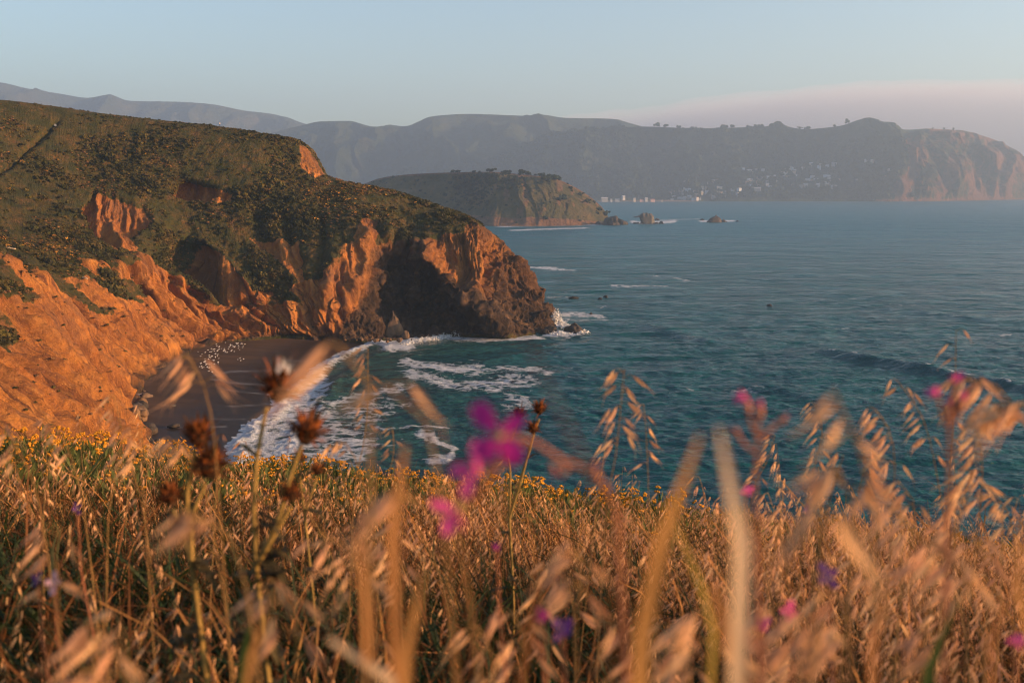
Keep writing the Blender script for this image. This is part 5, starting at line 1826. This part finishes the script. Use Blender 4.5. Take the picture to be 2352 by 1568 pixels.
OATS = [
    ('oat with drooping pale spikelets over the beach, leftmost against the dark sand', [(492, 1010), (484, 950), (468, 885), (435, 818)], 0.95, 12, 0.62, 1.0, -1, 0.024),
    ('slender upright oat with fine spikelets in front of the cove foam', [(815, 1120), (838, 1000), (845, 900), (845, 800)], 1.75, 15, 0.45, 1.0, -1, 0.021),
    ('short oat with its head bent over beside the thistle pair', [(830, 1120), (815, 1050), (790, 1015), (760, 1030)], 1.5, 9, 0.6, 1.0, -1, 0.020),
    ('tall oat with a long straight tip between the purple flower and the blurred blades', [(1395, 1150), (1415, 1040), (1425, 940), (1434, 848)], 1.35, 15, 0.42, 1.0, -1, 0.023),
    ('thin oat just right of the one with a long straight tip', [(1490, 1160), (1488, 1080), (1484, 1000), (1479, 930)], 1.7, 12, 0.4, 1.0, 1, 0.019),
    ('oat with a crooked tip standing alone over the water, left of the feathery blur', [(1850, 1180), (1868, 1080), (1890, 990), (1872, 928)], 1.7, 15, 0.4, 1.0, -1, 0.020),
    ('oat with broad husks behind the feathery blurred head', [(2050, 1170), (2056, 1070), (2040, 980), (2012, 940)], 1.35, 13, 0.45, 1.0, -1, 0.024),
    ('arching oat whose thin spikelets hang like a comb, left of the red flower buds', [(2168, 1210), (2150, 1080), (2120, 960), (2062, 875)], 1.5, 13, 0.5, 1.0, -1, 0.021),
    ('tallest oat with few spikelets rising to the swell on the right', [(2178, 1150), (2188, 1010), (2194, 880), (2196, 758)], 1.5, 8, 0.35, 1.0, -1, 0.019),
    ('oat drooping in from the right edge with big hanging husks', [(2400, 1120), (2360, 985), (2290, 885), (2205, 872)], 0.85, 12, 0.55, 1.0, -1, 0.024),
    ('big blurred oat head at the right edge over the swell', [(2440, 1120), (2420, 1010), (2370, 930), (2290, 945)], 0.75, 12, 0.6, 1.0, -1, 0.026),
    ('dense upright oat right of the comb like arching one', [(2240, 1260), (2252, 1160), (2258, 1060), (2240, 985)], 1.35, 20, 0.4, 1.0, -1, 0.023),
    ('bushy oat in front of the dense upright one', [(2150, 1330), (2180, 1250), (2210, 1160), (2235, 1080)], 1.2, 20, 0.45, 1.0, -1, 0.024),
    ('oat with pale husks hanging in a row left of the bushy ones', [(2080, 1300), (2100, 1220), (2098, 1150), (2068, 1110)], 1.2, 13, 0.5, 1.0, -1, 0.023),
    ('oat leaning over the brown grass left of the reddish bud stem', [(1720, 1180), (1735, 1110), (1762, 1060), (1780, 1000)], 1.9, 13, 0.4, 1.0, -1, 0.020),
    ('oat with loose husks right of the reddish bud stem', [(1960, 1200), (1970, 1130), (1985, 1080), (1985, 1030)], 1.5, 13, 0.4, 1.0, 1, 0.022),
    ('low oat with bright husks in front of the brink at the far right', [(2330, 1250), (2320, 1190), (2290, 1140), (2262, 1120)], 1.6, 13, 0.45, 1.0, -1, 0.021),
    ('oat beside the small thistle on the left, bent across its brown head', [(470, 1120), (440, 1050), (425, 1010), (395, 1012)], 1.05, 8, 0.55, 1.0, -1, 0.022),
    ('oat reaching up in front of the boulders at the end of the beach', [(250, 1180), (265, 1090), (280, 1000), (262, 905)], 1.35, 11, 0.45, 1.0, -1, 0.020),
    ('oat with pale husks over the boulders, right of its taller neighbour', [(330, 1150), (325, 1090), (326, 1030), (318, 985)], 1.2, 10, 0.45, 1.0, -1, 0.021),
    ('oat leaning left over the green bush at the left edge', [(90, 1160), (70, 1090), (40, 1030), (-5, 960)], 1.15, 12, 0.5, 1.0, -1, 0.022),
    ('straw oat tipping over the leafy bush left of the beach boulders', [(190, 1160), (170, 1070), (140, 1000), (105, 960)], 1.4, 10, 0.5, 1.0, -1, 0.020),
    ('slim oat left of the big purple flower against the dark water', [(880, 1150), (893, 1090), (905, 1030), (902, 985)], 1.9, 10, 0.45, 1.0, -1, 0.018),
]
for row in OATS: oat_plant(*row)


def oat_crowd():
    """More oats of the front rows: five plants, copied."""
    base = []
    for k in range(5):
        r = np.random.default_rng(80 + k)
        h = 0.50 + 0.05 * k
        pts = smooth_pts(stalk_curve(h, (-0.05 + 0.03 * k, 0.02), (-0.10 + 0.03 * k, 0.02), 7), 16)
        o = obj('wild_oat', None, None, (0, 0, 0))
        b = MB(); b.tube(pts, np.linspace(0.0014, 0.0006, 16), 4)
        for f in np.linspace(0.55, 1.0, 12):
            q = np.array([np.interp(f, np.linspace(0, 1, 16), pts[:, a]) for a in range(3)])
            sgn = -1 if r.random() < 0.8 else 1
            ped = np.array([sgn * (0.4 + 0.5 * r.random()), 0.4 * r.normal(), 0.2 * r.random()]) * 0.014
            b.tube([q, q + ped], [0.0005, 0.0003], 4)
            c = obj('spikelet', SPK[r.integers(6)], o, q + ped)
            c.rotation_euler = Vector((sgn * (0.3 + 0.4 * r.random()), 0.3 * r.normal(), -0.8)).to_track_quat('-Z', 'Y').to_euler()
            s = 0.021 * (0.8 + 0.4 * r.random())
            c.scale = (s, s, s)
        obj('stem', b.build('stem', MAT['stem']), o)
        base.append(o)
    r = np.random.default_rng(123)
    spots = []
    for x0, x1, d0, d1, n, ph in [(0, 420, 1.6, 3.6, 13, 'in the straw on the left below the orange cliff'), (420, 900, 1.8, 3.4, 13, 'in the straw round the tall thistles'),
                                  (900, 1300, 1.8, 3.6, 11, 'in the straw below the purple flower'), (1300, 1750, 1.5, 3.6, 18, 'in the straw behind the blurred blades'),
                                  (1750, 2080, 1.3, 3.4, 22, 'in the thick stand right of the reddish bud stem'), (2080, 2400, 1.2, 3.0, 26, 'in the thick stand at the right edge')]:
        for i in range(n):
            d = r.uniform(d0, d1); px = r.uniform(x0, x1)
            spots.append(((px - 1176) / FPX * d * 1.03, d, ('front', 'middle', 'back')[min(2, int((d - d0) / (d1 - d0) * 3))] + ' row ' + landmark(px)))
    for i, (x, y, ph) in enumerate(spots):
        k = i % 5
        src = base[k]
        if i < 5: o = src
        else:
            o = src.copy(); COL.objects.link(o)
            for ch in src.children:
                c = ch.copy(); COL.objects.link(c); c.parent = o
        o.location = (x, y, float(meadow_z(x, y)) - 0.03)
        o.rotation_euler = (r.normal(0, 0.06), r.normal(-0.03, 0.08), r.normal(0, 0.6))
        s = 0.85 + 0.25 * r.random() + (0.10 if x > 0.2 * y else 0)
        o.scale = (s, s, s)
        tag(o, 'dry tan oat in the %s' % ph, 'wild oat', 'wild oats of the front rows')


oat_crowd()


# ------------------------------------------------------------------ thistles
def thistle_head(o, c, R0, up, seed, fluff=False, spread=1.0):
    r = np.random.default_rng(seed)
    h = obj('flower_head', None, o, c)
    b = MB()
    b.ball((0, 0, -0.2), (0.50, 0.50, 0.55), 12, 8, 0, 0.06, seed)
    h2 = b.build('flower_head', MAT['thistle_dark'])
    h.data = None
    o2 = bpy.data.objects.new('flower_head', h2)
    bpy.data.objects.remove(h)
    COL.objects.link(o2); o2.parent = o; o2.location = c
    b = MB()
    for i in range(95):
        z = -0.85 + 1.6 * (i / 94.0)
        a = i * 2.39996
        rr_ = math.sqrt(max(0.05, 1 - min(1, abs(z * 0.95)) ** 2))
        q = np.array([rr_ * math.cos(a) * 0.48, rr_ * math.sin(a) * 0.48, z * 0.6])
        out = np.array([math.cos(a), math.sin(a), 0]) * (0.55 + 0.35 * (z < 0.2)) * spread
        d = out + [0, 0, 0.25 + 0.75 * max(0, z + 0.3)] + 0.22 * r.normal(size=3)
        d /= np.linalg.norm(d)
        ln = (0.45 + 0.65 * r.random()) * (1.45 if r.random() < 0.2 else 1.0)
        b.strip([q, q + d * ln * 0.5, q + d * ln], [0.10, 0.085, 0.006], np.cross(d, [0, 0, 1]) + 1e-3, 0 if r.random() < 0.72 else 1, 0.4)
    br = obj('bracts', b.build('bracts', [MAT['thistle_brown'], MAT['thistle_dark']]), o2)
    if fluff:
        b = MB()
        for i in range(160):
            d = np.array([0.45 + 0.5 * r.normal(), 0.4 * r.normal(), 0.9 + 0.3 * r.random()]); d /= np.linalg.norm(d)
            q = np.array([0.2, 0, 0.45]) + 0.18 * r.normal(size=3)
            b.strip([q, q + d * 0.6 * (0.5 + r.random())], [0.012, 0.004], r.normal(size=3))
        obj('fluff', b.build('fluff', MAT['fluff']), o2)
    o2.scale = (R0,) * 3
    o2.rotation_euler = Vector(up).to_track_quat('Z', 'Y').to_euler()
    return o2


def thistle_plant(label, root_px, d, heads, leaves=0, stem_r=0.0027):
    base_top = P(*root_px, d)
    root = to_ground(base_top + [0, 0.03, 0])
    o = obj('thistle', None, None, root)
    tag(o, label, 'thistle')
    b = MB()
    b.tube(smooth_pts([root * 0, (base_top - root) * 0.5 + [0.01, 0, 0], base_top - root], 10), np.linspace(stem_r * 1.5, stem_r * 1.2, 10), 6)
    tops = []
    for k, (path, hx, hy, rad, fl, tilt) in enumerate(heads):
        pts = smooth_pts([base_top - root] + [P(x, y, d) - root for x, y in path], 14)
        b.tube(pts, np.linspace(stem_r * 1.15, stem_r * 0.85, 14), 6)
        for j in (4, 9):     # small dry leaf stubs on the stem
            dv = np.array([(-1) ** (j + k) * 0.014, 0.004, 0.010])
            b.strip([pts[j], pts[j] + dv, pts[j] + dv * 1.7 - [0, 0, 0.006]], [0.003, 0.0035, 0.0004], (0, 1, 0.4), 1)
        tops.append((P(hx, hy, d) - root, rad * d / FPX, tilt, fl, k))
    obj('stem', b.build('stem', [MAT['thistle_stem'], MAT['thistle_leaf']]), o)
    for c, rad, tilt, fl, k in tops: thistle_head(o, c, rad, tilt, 40 + k + int(root_px[0]), fl)
    r = np.random.default_rng(int(root_px[1]))
    for i in range(leaves):
        f = r.random()
        q = (base_top - root) * (0.35 + 0.75 * f)
        a = r.random() * 6.28
        dv = np.array([math.cos(a), math.sin(a), 0.6 - r.random()]) * (0.018 + 0.034 * r.random())
        b = MB()
        pts = np.array([q, q + dv * 0.35, q + dv * 0.7 + [0, 0, -0.004], q + dv - [0, 0, 0.018]])
        b.strip(pts, [0.002, 0.007, 0.006, 0.001], np.cross(dv, [0, 0, 1]), 0, 0.35)
        for s_ in (-1, 1):
            for t in (0.3, 0.5, 0.75):
                m = q + dv * t
                sd = np.cross(dv, [0, 0, 1]); sd = sd / np.linalg.norm(sd) * s_
                b.strip([m, m + sd * 0.012 + dv * 0.12], [0.004, 0.0004], dv, 0)
        obj('leaf', b.build('leaf', MAT['thistle_leaf']), o)
    return o


thistle_plant('tallest dried thistle with three brown spiky heads, one tipped with white fluff', (588, 1300), 1.0,
              [([(583, 1190), (590, 1060), (612, 935)], 640, 888, 50, True, (0.2, 0, 1)), ([(640, 1190), (668, 1090), (692, 1022)], 706, 988, 47, False, (0.25, 0, 1)),
               ([(640, 1210), (665, 1165)], 668, 1132, 28, False, (0.1, 0, 1))], 46)
thistle_plant('dried thistle with three dark brown heads left of the tallest one', (440, 1290), 1.0,
              [([(440, 1200), (470, 1110)], 482, 1066, 46, False, (0.05, 0, 1)), ([(430, 1150), (450, 1040)], 457, 997, 42, False, (-0.1, 0, 1)),
               ([(415, 1210), (398, 1170)], 391, 1136, 36, False, (-0.25, 0, 1))], 10)
thistle_plant('small sharp dried thistle with three heads right of the big purple flower', (1170, 1190), 2.25,
              [([(1195, 1110), (1222, 1010), (1238, 962)], 1239, 938, 19, False, (0.05, 0, 1)), ([(1195, 1100), (1218, 1030), (1225, 1000)], 1225, 984, 17, False, (0, 0, 1)),
               ([(1172, 1090), (1165, 1040), (1190, 975)], 1193, 950, 17, False, (-0.1, 0, 1))], 4, 0.0026)
thistle_plant('low dried thistle among the straw below the tall ones', (700, 1180), 1.7,
              [([(720, 1120), (728, 1095)], 730, 1078, 18, False, (0.1, 0, 1)), ([(690, 1100), (688, 1065)], 688, 1050, 15, False, (0, 0, 1))], 4, 0.0018)


# ------------------------------------------------------------------ wild radish flowers
def petal_mesh(mat):
    b = MB()
    n = 7
    t = np.linspace(0, 1, n)
    w = 0.08 + 0.37 * np.sin(np.clip(t * 1.05 - 0.08, 0, 1) * math.pi) ** 0.8 * t ** 0.6
    w[0], w[-1] = 0.05, 0.22
    b.strip(np.stack([t, 0 * t, 0.10 * t + 0.10 * np.sin(t * 3)], -1), w, (0, 1, 0), 0, 0.18)
    return b.build('petal', mat, True)


PET = {k: petal_mesh(MAT['petal_' + k]) for k in ('purple', 'pink', 'pale', 'violet')}


def flower(o, c, size, face, col, open_=1.0, roll=0.4, n=4):
    """calyx with petals, as one part with sub-parts"""
    b = MB()
    b.tube([(0, 0, -0.55), (0, 0, -0.2), (0, 0, 0.03)], [0.06, 0.13, 0.15], 7)
    b.ball((0, 0, 0.05), (0.16, 0.16, 0.08), 8, 5)
    h = obj('flower_head', b.build('flower_head', MAT['calyx']), o, c)
    h.scale = (size,) * 3
    h.rotation_euler = Vector(face).to_track_quat('Z', 'Y').to_euler()
    for k in range(n):
        p = obj('petal', PET[col], h)
        p.rotation_mode = 'XYZ'
        j1, j2, j3 = (math.sin(c[0] * 991 + k * 2.1), math.sin(c[0] * 577 + k * 3.7), math.sin(c[0] * 811 + k * 5.3))
        p.rotation_euler = (0.35 * j1, -(1 - open_) * 1.3 + 0.30 * j2, roll + k * 2 * math.pi / n + 0.22 * j3)
        p.scale = (1 + 0.16 * j2, 0.85 + 0.2 * j1, 1)
    return h


def radish(label, d, stems, flowers, buds=(), cat='wildflower', stem_r=0.0011, root=None):
    first = P(*stems[0][0], d)
    r0 = to_ground(first + [0.01, 0.02, 0])
    o = obj('wild_radish', None, None, r0)
    tag(o, label, cat)
    b = MB()
    if r0[2] < first[2] - 0.01: b.tube(smooth_pts([r0 * 0, (first - r0) * 0.5 + [0.012, 0, 0], first - r0], 8), np.linspace(0.0008, min(stem_r, 0.0011), 8), 5)
    for st in stems:
        b.tube(smooth_pts([P(x, y, d) - r0 for x, y in st], 12), np.linspace(stem_r * (0.7 if st is stems[0] else 0.9), stem_r * 0.8, 12), 5)
    obj('stem', b.build('stem', MAT['radish_stem']), o)
    for (x, y, rad, face, col, op) in flowers: flower(o, P(x, y, d) - r0, rad * d / FPX, face, col, op, 0.4 + 0.01 * x)
    for (x, y, rad, dx, dy, col) in buds:
        b = MB()
        b.ball((0, 0, 0), (0.45, 0.45, 1.0), 8, 6, 0); b.ball((0, 0, 0.85), (0.34, 0.34, 0.5), 8, 6, 1)
        q = obj('bud', b.build('bud', [MAT['radish_stem'], MAT['petal_' + col]], True), o, P(x, y, d) - r0)
        q.scale = (rad * d / FPX,) * 3
        q.rotation_euler = Vector((dx, 0.1, -dy)).to_track_quat('Z', 'Y').to_euler()
    return o


radish('big blurred wild radish with a purple four petalled flower and two pink ones below', 0.36,
       [[(1420, 1180), (1370, 1090), (1290, 1055), (1215, 1010), (1150, 1000)], [(1215, 1010), (1150, 1060), (1085, 1085)], [(1150, 1060), (1110, 1120), (1060, 1170)], [(1290, 1055), (1300, 1075), (1285, 1090)]],
       [(1146, 1000, 84, (-0.15, -1, 0.15), 'purple', 1.0), (1092, 1078, 66, (-0.6, -0.7, 0.6), 'pink', 0.75), (1052, 1168, 72, (-0.8, -0.6, -0.2), 'pink', 0.6)],
       [(1272, 1075, 16, 0.3, 0.8, 'pink'), (1366, 1080, 18, 0.1, -0.8, 'violet')])
radish('blurred reddish bud stem with pink tips standing against the water', 0.47,
       [[(1738, 1210), (1735, 1110), (1738, 1030), (1742, 980), (1745, 935)], [(1738, 1000), (1722, 960), (1718, 925)], [(1740, 1010), (1770, 985), (1796, 962)], [(1737, 1040), (1710, 1020), (1690, 990)]],
       [(1712, 916, 24, (-0.8, -0.4, 0.6), 'pink', 0.35)],
       [(1745, 945, 20, 0.0, -1, 'pink'), (1718, 935, 18, -0.2, -1, 'pink'), (1798, 962, 16, 0.6, -0.8, 'violet'), (1690, 990, 12, -0.7, -0.7, 'violet')], stem_r=0.0011)
radish('blurred orange red bud stem with two deep pink petals in front of the swell', 0.50,
       [[(2178, 1120), (2182, 1040), (2180, 980), (2190, 930), (2190, 880)], [(2180, 985), (2165, 950), (2155, 915)], [(2182, 975), (2200, 945), (2205, 925)]],
       [(2192, 880, 26, (0.1, -0.5, 0.9), 'pink', 0.3), (2152, 912, 24, (-0.6, -0.4, 0.7), 'pink', 0.3)],
       [(2205, 930, 24, 0.3, -1, 'pink'), (2180, 940, 20, 0.0, -1, 'pink')], stem_r=0.0012)
for lab, d, x, y, rad, col, face in [
        ('pale pink and white flower blurred at the lower left', 0.75, 125, 1338, 30, 'pale', (0, -1, 0.4)),
        ('small violet flower beside the pale pink one at the lower left', 0.75, 88, 1328, 22, 'violet', (-0.4, -1, 0.3)),
        ('small blue violet flower over the straw on the left', 1.1, 178, 1168, 18, 'violet', (0.1, -1, 0.6)),
        ('single purple flower deep in the straw right of the blurred blades', 0.6, 1905, 1325, 42, 'violet', (-0.2, -0.8, 0.5)),
        ('bright pink flower low in the right half of the grass', 0.55, 1812, 1405, 32, 'pink', (0, -1, 0.3)),
        ('dull pink flower left of the bright pink one low in the grass', 0.55, 1752, 1432, 28, 'pink', (-0.3, -0.8, 0.1)),
        ('deep violet flower low in the centre of the grass', 0.5, 1290, 1440, 40, 'violet', (0.2, -0.9, 0.4)),
        ('purple flower just left of the deep violet one in the centre', 0.5, 1245, 1412, 28, 'purple', (-0.2, -0.9, 0.3)),
        ('pink and violet flower behind the tall pale blade', 0.75, 1712, 1128, 22, 'pink', (0.3, -0.9, 0.2)),
        ('small violet flower on the straw to the right of the tall pale blade', 1.1, 1852, 1172, 16, 'violet', (0, -1, 0.4)),
        ('crimson flower at the lower right corner', 0.5, 2330, 1470, 30, 'pink', (0, -0.8, 0.2)),
        ('small purple flower under the pink pair in the centre', 0.7, 1140, 1255, 14, 'purple', (0, -1, 0.3))]:
    radish(lab, d, [[(x + 6, y + 130), (x + 4, y + 60), (x, y)]], [(x, y, rad * 0.85, face, col, 0.7)], stem_r=0.0008)


# ------------------------------------------------------------------ blades close to the lens
def near_blade(label, d, pts, w, mat, cat='grass blade', fold=0.3, dd=0.0):
    P3 = [P(x, y, d + dd * i / (len(pts) - 1)) for i, (x, y) in enumerate(pts)]
    lo = P3[0]
    root = to_ground(lo + [0.0, 0.03, 0])
    ctrl = ([root, root * 0.4 + lo * 0.6] if root[2] < lo[2] - 0.02 else []) + P3
    c = smooth_pts(ctrl, 20) - root
    t = np.linspace(0, 1, 20)
    vl = np.sum(np.linalg.norm(np.diff(np.array(P3), axis=0), axis=1)) / np.sum(np.linalg.norm(np.diff(c, axis=0), axis=1))
    ww = w * d / FPX / 2 * np.clip(np.minimum(0.4 + t / max(0.2, 1 - vl), (1.01 - t) / (0.4 * min(1, vl))), 0.02, 1)
    b = MB()
    b.strip(c, ww, (1, 0.25, 0.1), 0, fold)
    o = obj('grass_blade', b.build('grass_blade', mat, True), None, root)
    return tag(o, label, cat)


S_, D_, G_ = MAT['straw'], MAT['dead_blade'], MAT['green_blade']
MAT['pale_blade'] = flat_mat('pale_dry_blade', (0.66, 0.46, 0.28), 0.75, 0.15, 20.0, 0.35)
MAT['yellow_blade'] = flat_mat('yellow_blade', (0.50, 0.33, 0.06), 0.7, 0.2, 20.0, 0.35)
PB, YB = MAT['pale_blade'], MAT['yellow_blade']
for row in [(a[0], a[1] * 0.85, a[2], a[3] * 0.7, a[4]) for a in [
        ('wide blurred tan blade leaning right, first of the tall pair over the water', 0.33, [(1470, 1560), (1505, 1300), (1555, 1140), (1608, 1000)], 62, S_),
        ('wide pale blurred blade standing upright, second of the tall pair over the water', 0.31, [(1690, 1560), (1705, 1330), (1688, 1140), (1652, 985)], 62, PB),
        ('tan blurred blade rising left of the purple flower against the foam', 0.40, [(905, 1260), (915, 1150), (925, 1090), (932, 1025)], 36, S_),
        ('faint blurred blade crossing the water above the purple flower', 0.26, [(1420, 1180), (1330, 1060), (1265, 900), (1212, 785)], 14, D_),
        ('faint blurred brown blade over the foam left of the purple flower', 0.26, [(1060, 1120), (1020, 1020), (985, 940), (960, 895)], 9, D_),
        ('yellow green blurred blade between the tall pair', 0.42, [(1640, 1420), (1600, 1330), (1560, 1240), (1540, 1175)], 17, YB),
        ('broad blurred tan blade in the middle of the grass', 0.40, [(845, 1450), (850, 1370), (838, 1310), (828, 1235)], 38, S_),
        ('tall blurred brown blade right of the broad tan one', 0.38, [(930, 1560), (945, 1460), (965, 1380), (975, 1310)], 36, S_),
        ('short blurred pale husk near the bottom edge left of centre', 0.40, [(900, 1560), (860, 1530), (800, 1490), (755, 1465)], 36, PB),
        ('wide blurred orange tan blade at the bottom right of centre', 0.33, [(1720, 1640), (1690, 1530), (1655, 1420), (1640, 1340)], 76, S_),
        ('blurred blade at the bottom just left of the centre', 0.45, [(1190, 1600), (1215, 1500), (1225, 1400), (1238, 1290)], 26, D_),
        ('blurred straw blade leaning at the lower right', 0.40, [(2280, 1600), (2270, 1500), (2300, 1400), (2345, 1290)], 24, S_),
        ('blurred tan blade low on the right side', 0.42, [(2010, 1600), (2000, 1500), (2020, 1420), (2035, 1350)], 32, S_),
        ('blurred dark green blade low in the centre', 0.6, [(800, 1420), (770, 1330), (745, 1260), (728, 1190)], 14, G_),
        ('thin blurred brown blade at the lower left', 0.5, [(100, 1600), (110, 1500), (118, 1430), (125, 1380)], 14, D_),
        ('blurred tan blade leaning right at the bottom near the centre', 0.45, [(560, 1600), (580, 1500), (610, 1420), (640, 1350)], 22, S_),
        ('blurred straw blade at the far right edge below the oats', 0.45, [(2380, 1500), (2340, 1380), (2330, 1280), (2345, 1180)], 28, S_)]]:
    near_blade(*row)

# near blurred oat spikelets and heads
oat_plant('blurred oat tip bent sideways over the end of the surf', [(850, 1000), (852, 880), (838, 802), (780, 795)], 0.40, 3, 0.8, 1.0, -1, 0.020, rs=5)
oat_plant('blurred oat husk pointing left over the cove foam', [(1010, 1120), (975, 960), (940, 885), (890, 888)], 0.40, 2, 0.9, 1.0, -1, 0.018, rs=6)
oat_plant('big feathery blurred oat head on the right against the water', [(2010, 1250), (2000, 1110), (1965, 1010), (1918, 905)], 0.40, 9, 0.3, 1.0, 1, 0.0135, spread=0.35, rs=7)
oat_plant('thick pale blurred husk slanting across the grass on the right', [(1870, 1520), (1876, 1380), (1884, 1260), (1890, 1172)], 0.30, 2, 0.97, 1.0, 1, 0.023, spread=0.4, rs=15)
oat_plant('blurred oat head low in front of the reddish bud stem', [(1960, 1260), (1965, 1180), (1960, 1120), (1930, 1085)], 0.5, 10, 0.75, 1.0, -1, 0.018, rs=8)
oat_plant('blurred oat head over the straw under the left thistle', [(560, 1330), (530, 1240), (490, 1190), (440, 1180)], 0.55, 12, 0.7, 1.0, -1, 0.018, rs=9)
oat_plant('pale blurred oat head left of the pink flowers', [(1060, 1260), (1030, 1180), (990, 1135), (930, 1140)], 0.42, 8, 0.8, 1.0, -1, 0.020, rs=10)
oat_plant('blurred oat head at the bottom right corner', [(2260, 1600), (2250, 1440), (2220, 1330), (2160, 1260)], 0.6, 14, 0.65, 1.0, -1, 0.020, rs=11)
oat_plant('blurred oat head at the lower middle of the grass', [(1330, 1600), (1320, 1440), (1340, 1330), (1330, 1250)], 0.55, 12, 0.65, 1.0, -1, 0.018, rs=12)

# a broad dark leaf at the lower right
for lab, x, y, d in [('broad dark green leaf blurred at the lower right', 2140, 1450, 0.5), ('dark green leaf curled in the grass at the lower left', 560, 1470, 0.7)]:
    c = P(x, y, d)
    root = to_ground(c + [0, 0.02, 0])
    b = MB()
    b.strip(smooth_pts([root * 0, (c - root) * 0.6, (c - root) + [0, 0, -0.02], (c - root) + [0.01, -0.01, 0.03]], 12), np.array([1, 1, 1.5, 3, 6, 9, 11, 11, 9, 6, 3, 0.4]) * 0.0011, (1, 0.2, 0), 0, 0.25)
    tag(obj('broad_leaf', b.build('broad_leaf', MAT['big_leaf'], True), None, root), lab, 'leaf')


def near_heads():
    """Blurred oat heads close to the lens, low in the picture."""
    r = np.random.default_rng(77)
    for i in range(26):
        y = r.uniform(1170, 1520)
        x = r.uniform(40, 2330)
        if r.random() < 0.35: x = r.uniform(1200, 2330)
        d = r.uniform(0.48, 1.1)
        lean = r.normal(-25, 30)
        band = 'upper' if y < 1270 else 'middle' if y < 1400 else 'lowest'
        side = ['left edge', 'left half', 'centre', 'right half', 'right edge'][min(4, int(x / 470))]
        oat_plant('blurred oat in the %s grass %s' % (band, landmark(x)),
                  [(x + 10, y + 190), (x + 8, y + 110), (x, y + 50), (x + lean, y)], d, 9, 0.25, 1.0, -1, 0.019 + 0.004 * r.random(), 0.0, 'blurred oats close to the camera', 1.0, 1000 + i)


near_heads()
